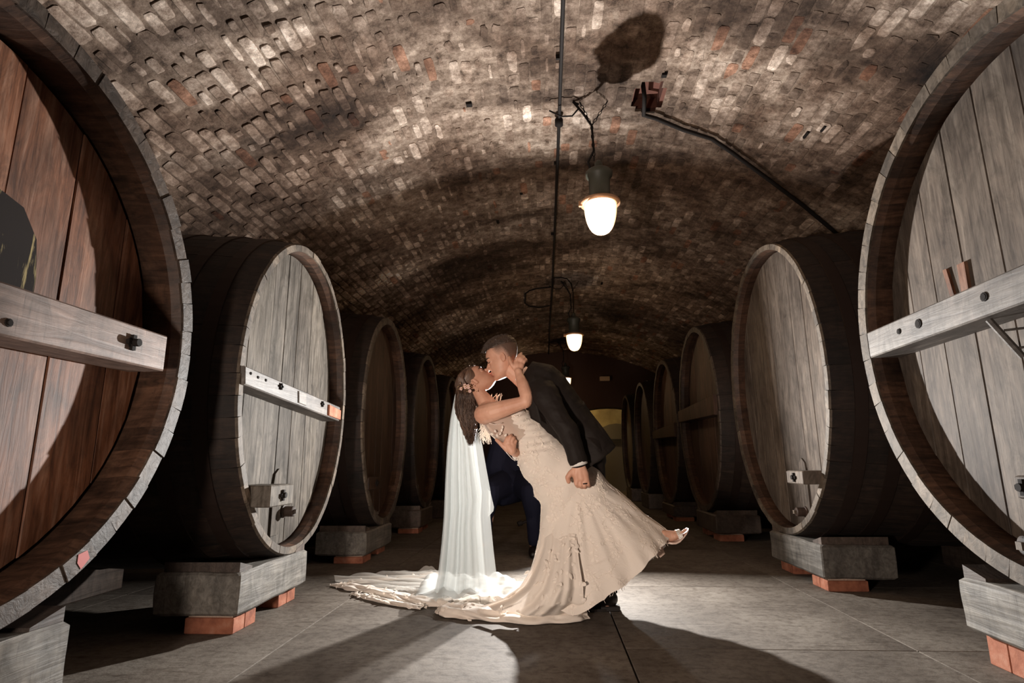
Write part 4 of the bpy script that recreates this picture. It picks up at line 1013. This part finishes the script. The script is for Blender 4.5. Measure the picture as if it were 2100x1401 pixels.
# gown: lofted sections with folds
SEC = [(1031, 868, 1068, 832, .10, 0), (1040, 884, 1086, 846, .118, 0), (1051, 903, 1108, 862, .112, 0), (1057, 928, 1130, 884, .112, .01), (1064, 955, 1154, 906, .135, .02), (1077, 982, 1180, 926, .155, .03),
       (1093, 1003, 1205, 945, .165, .05), (1105, 1026, 1232, 972, .17, .08), (1109, 1052, 1262, 1000, .175, .12), (1108, 1080, 1292, 1026, .19, .2), (1103, 1112, 1322, 1054, .215, .35), (1095, 1145, 1350, 1073, .25, .55), (1087, 1172, 1364, 1084, .29, .8), (1080, 1192, 1372, 1092, .32, 1.0)]
def sec_at(t):
    t = max(0, min(.9999, t)) * (len(SEC) - 1); i = int(t); w_ = t - i; return [SEC[i][k] + (SEC[i + 1][k] - SEC[i][k]) * w_ for k in range(6)]
HP = P(1183, 985)
def gown_pt(t, th, off=0):
    lx, ly, rx, ry, hd_, fl = sec_at(t); A = P(lx, ly); B_ = P(rx, ry); c = (A + B_) / 2; a = (B_ - A) / 2
    ct, st = math.cos(th), math.sin(th)
    rip = 0
    if fl > .02:
        rip = fl * (.032 * math.sin(th * 11 + 1.3 * math.sin(th * 3)) + .03 * math.sin(th * 23 + 2))
    k = 1 + rip + off / hd_ 
    drop = -.17 * fl ** 1.5 * max(0, -st) ** 1.2 * (1 - .9 * max(0, ct) ** .7) + (-.03 * fl * max(0, st))
    if t > .85 and st < 0: drop *= 1 + .12 * math.sin(th * 9)
    p = c + a * (math.copysign(abs(ct) ** .9, ct)) * (1 + (rip * .25 if fl < .9 else rip * .3)) + Vector((0, hd_ * math.copysign(abs(st) ** .9, st) * k, drop))
    if off: p += (p - c).normalized() * off * .5
    # soft creases at hip gathered towards the hand
    g_ = math.exp(-((t - .50) / .12) ** 2) * .010
    p += (p - c).normalized() * g_ * math.sin(40 * t + 6 * ct)
    if t < .32: p += (p - c).normalized() * .0035 * math.sin(150 * t + 5 * math.sin(th * 2))
    if st < 0:
        ph = math.atan2(HP.z - p.z, p.x - HP.x); rho = (Vector((p.x, 0, p.z)) - Vector((HP.x, 0, HP.z))).length
        p.y -= min(1, rho / .35) ** 1.5 * (.009 * math.sin(ph * 17 + 1.5 * math.sin(ph * 4)) + .0025 * math.sin(ph * 41 + 1)) * (1 if p.z < HP.z + .02 else .2)
    if p.z < .012: p.z = .012 + .004 * math.sin(th * 17)
    return p
nt, nth = 130, 220; V = []; F = []
for i in range(nt + 1):
    for k in range(nth): V.append(gown_pt(i / nt, 2 * PI * k / nth))
for i in range(nt):
    for k in range(nth): F.append((i * nth + k, i * nth + (k + 1) % nth, (i + 1) * nth + (k + 1) % nth, (i + 1) * nth + k))
gown = link('gown', mesh('gown', V, F), M_gown, bride, True, True)
# front drape that runs from the thigh to the floor and becomes the train
def poly_at(pl, t):
    t = max(0, min(.9999, t)) * (len(pl) - 1); i = int(t); w_ = t - i; return (pl[i][0] + (pl[i + 1][0] - pl[i][0]) * w_, pl[i][1] + (pl[i + 1][1] - pl[i][1]) * w_, pl[i][2] + (pl[i + 1][2] - pl[i][2]) * w_)
DL = [(1120, 1020, -.06), (1112, 1075, -.12), (1106, 1125, -.18), (1090, 1168, -.20), (1066, 1203, -.20), (1030, 1228, -.18), (985, 1243, -.16)]
DR = [(1177, 1000, -.13), (1181, 1055, -.20), (1184, 1110, -.27), (1189, 1160, -.31), (1196, 1205, -.33), (1197, 1238, -.30), (1186, 1262, -.2)]
nu_, nv_ = 90, 60; V = []; F = []
for i in range(nv_ + 1):
    v_ = i / nv_; a_ = poly_at(DL, v_); c_2 = poly_at(DR, v_)
    A = P(*a_); B_ = P(*c_2)
    for k in range(nu_ + 1):
        u = k / nu_; p = A.lerp(B_, u)
        bulge = math.sin(PI * u) * (.03 + .05 * v_)
        am = .006 + .016 * v_
        rip = am * (math.sin(u * 19 + 3 * v_ + 2 * math.sin(u * 5)) + .35 * math.sin(u * 41 + 1))
        sm_ = lambda x: min(1, max(0, x)) ** 2 * (3 - 2 * min(1, max(0, x)))
        e_ = sm_(v_ / .75) * (1 - .5 * (1 - sm_(u / .2)) * (1 - v_)) 
        p += Vector((0, -bulge * e_ - rip * (.4 + .6 * e_) + .085 * (1 - e_), 0))
        p.z = max(p.z, .012 + .01 * math.sin(u * 25) ** 2 + .02 * (1 - v_))
        V.append(p)
for i in range(nv_):
    for k in range(nu_): q = i * (nu_ + 1) + k; F.append((q, q + 1, q + nu_ + 2, q + nu_ + 1))
dr_ = link('gown_drape', mesh('drape', V, F), M_gown, gown, True, True)
# train roll piled on the floor
def heap(path, prof_r, name, m, parent, seed, nw=26, lump_=.35, flat=.75):
    V = []; F = []; k = len(path); nL = 120
    for i in range(nL + 1):
        t = i / nL * (k - 1); j0 = min(int(t), k - 2); w_ = t - j0; p = Vector(path[j0]).lerp(Vector(path[j0 + 1]), w_); r = prof_r[j0] + (prof_r[j0 + 1] - prof_r[j0]) * w_
        d = (Vector(path[min(j0 + 1, k - 1)]) - Vector(path[j0])).normalized(); sd_ = Vector((-d.y, d.x, 0))
        for q in range(nw + 1):
            a = PI * q / nw; nn_ = 1 + lump_ * noise.noise(Vector((i * .09, q * .22, seed))) + .10 * math.sin(q * .55 + i * .11 + seed) * math.sin(a) + .05 * math.sin(q * .9 - i * .19)
            V.append(Vector((p.x, p.y, 0)) + sd_ * math.cos(a) * r * nn_ * 1.35 + Vector((0, 0, .004 + math.sin(a) * r * flat * nn_)))
    for i in range(nL):
        for q in range(nw): a = i * (nw + 1) + q; F.append((a, a + 1, a + nw + 2, a + nw + 1))
    return link(name, mesh(name, V, F), m, parent, True, True)
def G(px_, py_, z_=.03): p = at_z(px_, py_, z_); return (p.x, p.y, 0)
heap([G(1194, 1252), G(1150, 1259), G(1090, 1260), G(1030, 1256), G(960, 1250), G(915, 1246), G(896, 1244)], [.05, .062, .062, .062, .062, .055, .015], 'train_fold', M_gown, gown, 1.7)
heap([G(1130, 1225), G(1080, 1222), G(1030, 1222), G(980, 1225), G(930, 1232)], [.09, .075, .06, .05, .03], 'train_fold', M_gown, gown, 5.1)
heap([G(925, 1232), G(850, 1226), G(780, 1208), G(720, 1198), G(684, 1192)], [.045, .042, .038, .034, .014], 'train_lace_edge', M_gown, gown, 9.3)
heap([G(870, 1238), G(800, 1228), G(745, 1215), G(722, 1208)], [.02, .024, .022, .008], 'train_lace_edge', M_gown, gown, 12.3)
heap([G(905, 1172), G(870, 1176), G(800, 1182), G(740, 1187), G(690, 1192)], [.030, .024, .020, .020, .014], 'train_lace_edge', M_gown, gown, 3.3)
# sheer train
TBk = [(684, 1192), (740, 1186), (810, 1180), (880, 1173), (960, 1190), (1060, 1200), (1110, 1205)]; TFr = [(690, 1198), (745, 1205), (800, 1214), (880, 1232), (960, 1238), (1040, 1235), (1100, 1225)]
V = []; F = []; nu_, nv_ = 110, 34
for i in range(nv_ + 1):
    for k in range(nu_ + 1):
        u = k / nu_; t = u * (len(TBk) - 1); j0 = min(int(t), len(TBk) - 2); w_ = t - j0
        A = Vector(G(TBk[j0][0] + (TBk[j0 + 1][0] - TBk[j0][0]) * w_, TBk[j0][1] + (TBk[j0 + 1][1] - TBk[j0][1]) * w_, 0)); B_ = Vector(G(TFr[j0][0] + (TFr[j0 + 1][0] - TFr[j0][0]) * w_, TFr[j0][1] + (TFr[j0 + 1][1] - TFr[j0][1]) * w_, 0))
        p = A.lerp(B_, i / nv_); z_ = .012 + .022 * (noise.noise(Vector((p.x * 5 + p.y * 4, p.y * 14, 0))) + .5) + .012 * math.sin(p.y * 60 + p.x * 9)
        V.append(Vector((p.x, p.y, max(.004, z_))))
for i in range(nv_):
    for k in range(nu_): q = i * (nu_ + 1) + k; F.append((q, q + 1, q + nu_ + 2, q + nu_ + 1))
link('sheer_train', mesh('sheer', V, F), M_train, gown, True, True)
# white lining strip under the raised hem
V = []; F = []
for i, (x0_, y0_, x1_, y1_) in enumerate(((1262, 1170, 1268, 1190), (1285, 1155, 1298, 1174), (1315, 1138, 1323, 1157), (1335, 1122, 1348, 1139), (1356, 1105, 1366, 1120))):
    V += [P(x0_, y0_, -.06), P(x1_, y1_, -.06)]
for i in range(4): F.append((2 * i, 2 * i + 1, 2 * i + 3, 2 * i + 2))
link('lining', mesh('lining', V, F), M_lining, gown, True, True)
# hem tulle frill at bottom
# sheer bodice panel
SP = [(977, 834, 1004, 816, .125), (981, 848, 1022, 822, .135), (990, 868, 1040, 832, .135), (1002, 887, 1056, 845, .128), (1017, 900, 1070, 856, .122), (1030, 909, 1084, 866, .12), (1048, 920, 1100, 876, .115)]
V = []; F = []; n = 40
for (lx, ly, rx, ry, hd_) in SP:
    A = P(lx, ly); B_ = P(rx, ry); c = (A + B_) / 2; a = (B_ - A) / 2
    for q in range(n):
        t = 2 * PI * q / n; V.append(c + a * math.cos(t) + Vector((0, hd_ * math.copysign(abs(math.sin(t)) ** .85, math.sin(t)), 0)))
for i in range(len(SP) - 1):
    for q in range(n): F.append((i * n + q, i * n + (q + 1) % n, (i + 1) * n + (q + 1) % n, (i + 1) * n + q))
F = [f_ for f_ in F if not (f_[0] < 2 * n)]
pan = link('sheer_bodice', mesh('sheer_bodice', V, F), M_sheer, gown, True, True)
edge = [P(977, 833, -.10), P(980, 846, -.135), P(989, 862, -.145), P(1003, 868, -.15), P(1015, 871, -.15), P(1030, 868, -.145)]
mb = MB(); mb.tube(edge, .0018, 6); mb.tube([P(977, 833, -.10), P(980, 848, -.10), P(988, 868, -.10), P(1001, 887, -.09), P(1016, 900, -.08), P(1029, 909, -.07)], .0035, 6); mb.build('bodice_binding', M_lace, gown, True, True)
# lace applique: leaves and stems laid on the gown surface
lc = MB(); rl = random.Random(11)
def surf(t, th):
    p = gown_pt(t, th, .0015); p1 = gown_pt(t + .004, th, .0015); p2 = gown_pt(t, th + .02, .0015); du = (p1 - p).normalized(); dv = (p2 - p).normalized(); nn_ = dv.cross(du).normalized()
    return p, du, dv, nn_
def leaf(p, d, nn_, L_, W_):
    s_2 = nn_.cross(d); V = [p]; 
    prof = ((.2, .7), (.5, 1), (.8, .6)); idx = []
    up = nn_ * .0014
    V += [p + d * L_ * a_ + s_2 * W_ * b_ + up * .5 for a_, b_ in prof] + [p + d * L_ + up * .3] + [p + d * L_ * a_ - s_2 * W_ * b_ + up * .5 for a_, b_ in prof[::-1]] + [p + d * L_ * a_ + up * 1.6 for a_ in (.2, .5, .8)]
    lc.add(V, [(0, 1, 8), (1, 2, 9, 8), (2, 3, 10, 9), (3, 4, 10), (4, 5, 10), (5, 6, 9, 10), (6, 7, 8, 9), (7, 0, 8)])
for i in range(250):
    t = .02 + .96 * rl.random() ** .8; th = rl.uniform(PI * 1.02, PI * 1.98)
    size = rl.uniform(.8, 1.3) * (.8 if t < .4 else 1)
    ang = rl.uniform(0, 2 * PI); stem = []
    tt, hh = t, th; L0 = .016 * size
    for q in range(6):
        tt = min(.98, max(.01, tt + math.cos(ang) * .011)); hh += math.sin(ang) * .055 / (1 + t); ang += rl.uniform(-.5, .5)
        p, du, dv, nn_ = surf(tt, hh); stem.append(p)
        if q > 0:
            d = (du * math.cos(ang + (1 if q % 2 else -1)) + dv * math.sin(ang + (1 if q % 2 else -1))).normalized()
            leaf(p, d, nn_, rl.uniform(.015, .025) * size, rl.uniform(.0045, .0075) * size)
    lc.tube(stem, .0011, 4, cap=False)
# scattered leaves on the drape and heaps
dg_ = polys(dr_.data)
for i in range(110):
    plc, nn_ = rl.choice(dg_); nn_ = nn_.copy()
    if nn_.y > 0: nn_ = -nn_
    if nn_.y > -.45: continue
    d = Vector((rl.uniform(-1, 1), rl.uniform(-.3, .3), rl.uniform(-1, 1))); d = (d - nn_ * d.dot(nn_)).normalized(); leaf(plc + nn_ * .0025, d, nn_, rl.uniform(.022, .038), rl.uniform(.007, .011))
for o_ in [c for c in gown.children if c.name.startswith('train_')]:
    pz = polys(o_.data)
    for i in range(46):
        plc, nn_ = rl.choice(pz); nn_ = nn_.copy()
        if nn_.z < 0: nn_ = -nn_
        d = Vector((rl.uniform(-1, 1), rl.uniform(-1, 1), rl.uniform(-.3, .3))); d = (d - nn_ * d.dot(nn_)).normalized(); leaf(plc + nn_ * .0025, d, nn_, rl.uniform(.018, .032), rl.uniform(.006, .010))
for i in range(16):
    a_ = P(1004 + rl.uniform(0, 24), 817, .10); lc.tube([a_ + Vector((0, 0, -.02)), a_ + Vector((.004, 0, .006)), a_ + Vector((rl.uniform(-.005, .02), 0, rl.uniform(.012, .03)))], .0008, 3, cap=False)
for i in range(130):
    a_ = P(984 + rl.uniform(0, 20), 868 + rl.uniform(0, 26), .13); lc.tube([a_, a_ + Vector((rl.uniform(-.02, .02), 0, -rl.uniform(.02, .06)))], .0010, 3, cap=False)
# leaves on the sheer panel
for (x_, y_, a_) in ((1020, 897, 100), (1017, 888, 115), (1024, 893, 60), (1028, 886, 75), (1031, 880, 95), (1034, 895, 40), (1037, 901, 20), (1012, 892, 150)):
    leaf(P(x_, y_, -.137), Vector((math.cos(math.radians(a_)), 0, math.sin(math.radians(a_)))), Vector((0, -1, 0)), .020, .0058)
lo_ = lc.build('lace_applique', M_lace, gown, False, True); lo_['kind'] = 'stuff'
# hem frill threads
fr = MB()
for i in range(60):
    th = rl.uniform(PI * 1.0, PI * 2.05); p = gown_pt(.998, th); fr.tube([p, p + Vector((rl.uniform(-.01, .01), 0, -rl.uniform(.004, .02)))], .0012, 3, cap=False)
fr.build('hem_threads', M_lace, gown, False, True)
# bracelet of pearls at the hand
mb = MB(); pr_ = [P(1030, 918, -.13), P(1040, 930, -.13), P(1050, 941, -.13), P(1056, 945, -.12), P(1060, 941, -.10)]
mb.tube(pr_, .0018, 5); mb.build('bead_string', M_pearl, gown, True, True)
# ---- hair
V0 = []
def ss(x): x = min(1, max(0, x)); return x * x * (3 - 2 * x)
def lo_bride(a):
    c = math.cos(a); return .80 - .25 * ss((.66 - c) / .42) - .28 * ss((-.45 - c) / .35)
hc = hair_shell('hair', HB, TB, lo_bride, lambda a, u, lo: .015 + .04 * min(1, (u - lo) / .2), M_hairb, bb, .001)
hs = MB(); rh = random.Random(5)
core = Body(); 
core.limb([(957, 782, 0.02, 15), (955, 810, .02, 18), (958, 850, .02, 19), (962, 882, .02, 15), (967, 905, .02, 6)])
cm = remesh(core.mesh('c'), 'hair_core', .006, 3)
displace(cm, lambda p: .004 * math.sin(p.x * 260 + p.y * 130 + 2 * math.sin(p.z * 9)))
link('hair_length', cm, M_hairb, hc, True, True)
for i in range(1100):
    a = rh.uniform(0, 2 * PI); r_ = rh.uniform(.75, 1.05)
    sx, sy = math.cos(a), math.sin(a)
    end = rh.uniform(868, 916); ex = 966 + rh.uniform(-15, 15) * (1 - (end - 868) / 60); ey = rh.uniform(-.03, .05)
    st = [(957 + sx * 5, 757 + abs(sx) * 3, sy * .05), (947 + sx * 7, 773 + sx * 3, sy * .083), (952 + sx * 15, 795, .01 + sy * .078), (956 + sx * 19 * r_, 812, .02 + sy * .06 * r_), (959 + sx * 22 * r_, 848, .02 + sy * .062 * r_), ((ex + 960 + sx * 15) / 2, (end + 862) / 2, .02 + sy * .04), (ex, end, ey)]
    pts_ = [P(*q) for q in st]; sm = []
    for q in range(len(pts_) - 1):
        for w_ in (0, .33, .66):
            p0_ = pts_[max(q - 1, 0)]; p1_, p2_ = pts_[q], pts_[q + 1]; p3_ = pts_[min(q + 2, len(pts_) - 1)]
            sm.append(.5 * ((2 * p1_) + (p2_ - p0_) * w_ + (2 * p0_ - 5 * p1_ + 4 * p2_ - p3_) * w_ ** 2 + (3 * p1_ - p0_ - 3 * p2_ + p3_) * w_ ** 3))
    sm.append(pts_[-1]); ph = rh.uniform(0, 6)
    sm = [p + Vector(((.001 + .0005 * k_) * math.sin(k_ * .8 + ph), (.001 + .0004 * k_) * math.cos(k_ * .7 + ph), 0)) for k_, p in enumerate(sm)]
    hs.tube(sm, [.0013] * (len(sm) - 3) + [.0010, .0007, .0002], 3, cap=False)
hs.build('hair_strands', M_hairb, hc, True, True)
# comb
cb = MB(); cw = MB(); rc = random.Random(9)
for i in range(9):
    c = P(946 + rc.uniform(-2, 20), 797 + rc.uniform(-8, 7), -.100 + rc.uniform(-.004, .004))
    if i < 6:
        for k in range(5):
            a = 2 * PI * k / 5; cb.ball(c + Vector((math.cos(a) * .006, 0, math.sin(a) * .006)), (.0045, .002, .0045), n=8)
    cw.tube([c, c + Vector((rc.uniform(-.02, .02), -.004, rc.uniform(-.015, .015)))], .001, 4); cw.ball(c + Vector((rc.uniform(-.015, .015), -.006, rc.uniform(-.012, .012))), .0035, n=8)
cmb = cw.build('hair_comb', M_gold, bride, True, True); cb.build('petals', M_petal, cmb, True, True)
mb = MB()
for q in range(5): mb.ball(P(963 - q * 5, 750 + q * 4.4, -.03 + .01 * q), .003, n=8)
mb.build('hair_pearls', M_pearl, bride, True, True)
mb = MB(); ep = P(977, 803, -.075); mb.ball(ep, .004, n=8); mb.tube([ep, ep + Vector((0, 0, .014))], .001, 4); mb.build('earring', M_gold, bride, True, True)
# ---- veil
VL = [(943, 776), (931, 812), (922, 860), (915, 920), (911, 990), (908, 1060), (903, 1120), (896, 1180), (884, 1236)]
VR = [(950, 782), (962, 818), (972, 860), (989, 912), (997, 960), (1006, 1010), (1005, 1060), (1012, 1130), (1020, 1198)]
def veil_sheet(VL, VR, dy0, amp, seed, nu_=150, nv_=90, nf=11):
    V = []; F = []
    for i in range(nv_ + 1):
        t = i / nv_ * (len(VL) - 1); j0 = min(int(t), len(VL) - 2); w_ = t - j0
        lx = VL[j0][0] + (VL[j0 + 1][0] - VL[j0][0]) * w_; ly = VL[j0][1] + (VL[j0 + 1][1] - VL[j0][1]) * w_
        rx = VR[j0][0] + (VR[j0 + 1][0] - VR[j0][0]) * w_; ry = VR[j0][1] + (VR[j0 + 1][1] - VR[j0][1]) * w_
        A = P(lx, ly, dy0); B_ = P(rx, ry, dy0)
        for k in range(nu_ + 1):
            u = k / nu_; v_ = i / nv_
            ph = u * 2 * PI * nf + 1.5 * math.sin(u * 9 + seed) + .6 * noise.noise(Vector((u * 4, v_ * 3, seed)))
            a_ = amp * (.35 + .65 * v_) * (.6 + .4 * math.sin(u * 5 + seed))
            p = A.lerp(B_, u + .012 * math.cos(ph) ) + Vector((0, a_ * math.sin(ph) + .02 * math.sin(u * 4 + seed), 0))
            if p.z < .03: p.z = .03 + .01 * math.sin(ph)
            V.append(p)
    for i in range(nv_):
        for k in range(nu_): q = i * (nu_ + 1) + k; F.append((q, q + 1, q + nu_ + 2, q + nu_ + 1))
    return V, F
veil = MB(); veil.add(*veil_sheet(VL, VR, .10, .020, .7, nf=7)); veil.add(*veil_sheet([(x_ + 3, y_) for x_, y_ in VL], [(x_ - 8 - i * 2, y_) for i, (x_, y_) in enumerate(VR)], .16, .025, 3.1, nf=8))
me = mesh('veil', veil.v, veil.f); ve = link('veil', me, M_veil, bride, True, True)
# flipped veil edge near the waist
mb = MB(); 
V = [P(*q) for q in ((997, 1000, .05), (1006, 1010, .03), (1013, 1040, .03), (1012, 1048, .04), (1001, 1061, .05), (998, 1036, .06))]
mb.add(V, [(0, 1, 2, 5), (5, 2, 3, 4)]); link('veil_flap', mesh('flap', mb.v, mb.f), M_veil, ve, True, True)
# veil pooling on the floor over the train
V = []; F = []
for i in range(31):
    for k in range(61):
        u, v_ = k / 60, i / 30; x_ = 880 + 150 * u - 30 * v_ * (1 - u) + 60 * v_ * u; y_ = 1196 + 44 * v_
        g_ = at_z(x_, y_, .03); z_ = .10 * (1 - v_) * 0 + .105 + .02 * noise.noise(Vector((g_.x * 8, g_.y * 10, 2))) + .012 * math.sin(u * 30) - .06 * abs(v_ - .4)
        V.append(Vector((g_.x, g_.y, max(.012, z_))))
for i in range(30):
    for k in range(60): q = i * 61 + k; F.append((q, q + 1, q + 62, q + 61))
link('veil_pool', mesh('pool', V, F), M_veil, ve, True, True)

# ================= assistant crouching behind with the flash =================
Y1 = 5.35
def Q(x, y, dy=0): return at_y(x, y, Y1 + dy)
k1 = PX * Y1 / Y0
hlp = empty('person', (-.15, Y1, 0), 0, 'person in navy clothes crouching behind the kissing couple and holding a flash', 'person')
def limbQ(B_, pts_, n=12): B_.limb3([Q(*p[:3]) for p in pts_], [p[3] * k1 for p in pts_], n)
b = Body(); HQ = .215; TQ = Matrix.Translation(Q(1100, 842, .1)) @ Matrix((Vector((0, -1, 0)), Vector((1, 0, 0)), Vector((0, 0, 1)))).transposed().to_4x4()
head_parts(b, HQ, TQ); limbQ(b, [(1098, 855, .14, 11), (1092, 880, .14, 12)])
limbQ(b, [(1088, 895, .14, 22), (1070, 930, .16, 22), (1052, 980, .2, 24)])
for sx in (-1, 1): limbQ(b, [(1088 + sx * 18, 893, .14, 11), (1088 + sx * 32, 896, .14, 10)])
limbQ(b, [(1120, 896, .14, 10), (1138, 940, .05, 8), (1146, 918, -.12, 6)]); limbQ(b, [(1146, 918, -.12, 6), (1147, 910, -.15, 6.5)])
limbQ(b, [(1058, 896, .14, 10), (1040, 950, .1, 8), (1075, 1010, -.1, 6), (1097, 1060, -.12, 5), (1099, 1068, -.12, 5)])
for k in range(4): limbQ(b, [(1097 + k * 2, 1068, -.13 + k * .01, 2.4), (1095 + k * 3, 1078, -.14 + k * .01, 2.2), (1096 + k * 3, 1084, -.12, 2)], 8)
limbQ(b, [(1094, 1066, -.13, 2.8), (1088, 1074, -.14, 2.4)], 8)
limbQ(b, [(1044, 980, .18, 18), (1008, 1005, -.2, 13), (998, 1100, -.05, 8), (996, 1118, -.05, 8)]); limbQ(b, [(1066, 985, .18, 18), (1090, 1012, -.18, 13), (1094, 1100, -.05, 8), (1094, 1118, -.1, 8)])
hb = link('body', remesh(b.mesh('b'), 'body', .006, 2), M_skin, hlp, True, True); face_marks(TQ, HQ, hb)
hair_shell('hair', HQ, TQ, lo_fade, lambda a, u, lo: .01 + .05 * min(1, (u - lo) / .25), M_hairg, hb, .008)
c = Body()
limbQ(c, [(1088, 893, .14, 29), (1066, 930, .16, 36), (1046, 985, .2, 44)])
for sx in (-1, 1): limbQ(c, [(1088, 893, .14, 24), (1088 + sx * 28, 896, .14, 16)])
limbQ(c, [(1120, 896, .14, 15), (1138, 940, .05, 12), (1146, 922, -.10, 9)]); limbQ(c, [(1056, 896, .14, 15), (1032, 950, .1, 14), (1072, 1010, -.1, 9)])
limbQ(c, [(1030, 900, .15, 22), (1022, 960, .15, 30)])
link('jacket', remesh(c.mesh('c'), 'navy_jacket', .009, 3), M_navy, hlp, True, True)
c = Body()
limbQ(c, [(1060, 990, .18, 40), (1030, 1000, .1, 38)]); limbQ(c, [(1040, 990, .1, 30), (1006, 1008, -.2, 22), (998, 1060, -.12, 13), (997, 1108, -.05, 11)]); limbQ(c, [(1066, 985, .1, 28), (1090, 1010, -.18, 24), (1094, 1060, -.12, 15), (1095, 1110, -.1, 12)])
link('trousers', remesh(c.mesh('c'), 'navy_trousers', .009, 3), M_navy, hlp, True, True)
for sx in (997, 1094):
    c = Body(); p = Q(sx, 1118, -.1); c.limb3([Vector((p.x, p.y + .04, .045)), Vector((p.x, p.y - .10, .04)), Vector((p.x, p.y - .18, .03))], [.042, .042, .03]); link('shoe', remesh(c.mesh('c'), 'shoe', .008, 2), M_shoe, hlp, True, True)
# the flash held towards the couple
fl = empty('camera_flash', (FLASH.x, FLASH.y + .06, FLASH.z - .05), 0, 'black hand-held flash hidden behind the embracing couple, facing the camera', 'flash')
Mf = Matrix.Translation(FLASH + Vector((0, .02, 0))) @ Matrix.Rotation(-.30, 4, 'X')
mb = MB(); mb.box((-.045, .005, -.03), (.045, .09, .03), Mf, bev=.006); mb.box((-.035, .03, -.13), (.035, .075, -.03), Mf, bev=.006); mb.build('flash_housing', M_iron, fl, world=True)
fl2 = empty('camera_flash', FLASH2, 0, 'small black flash held low behind the gown by the crouching person', 'flash')
Mf = Matrix.Translation(FLASH2 + Vector((0, .015, 0))) @ Matrix.Rotation(.12, 4, 'X')
mb = MB(); mb.box((-.04, .005, -.025), (.04, .08, .025), Mf, bev=.005); mb.box((-.03, .02, .02), (.03, .06, .10), Mf, bev=.005); mb.build('flash_housing', M_iron, fl2, world=True)
mb = MB(); mb.tube([Q(1070, 1072, -.14), Q(1062, 1075, -.15)], .022, 10); mb.tube([Q(1094, 1064, -.13), Q(1070, 1073, -.14)], .012, 8); o = mb.build('radio_trigger', M_iron); tag(o, 'small black handset held low by the crouching person', 'remote')
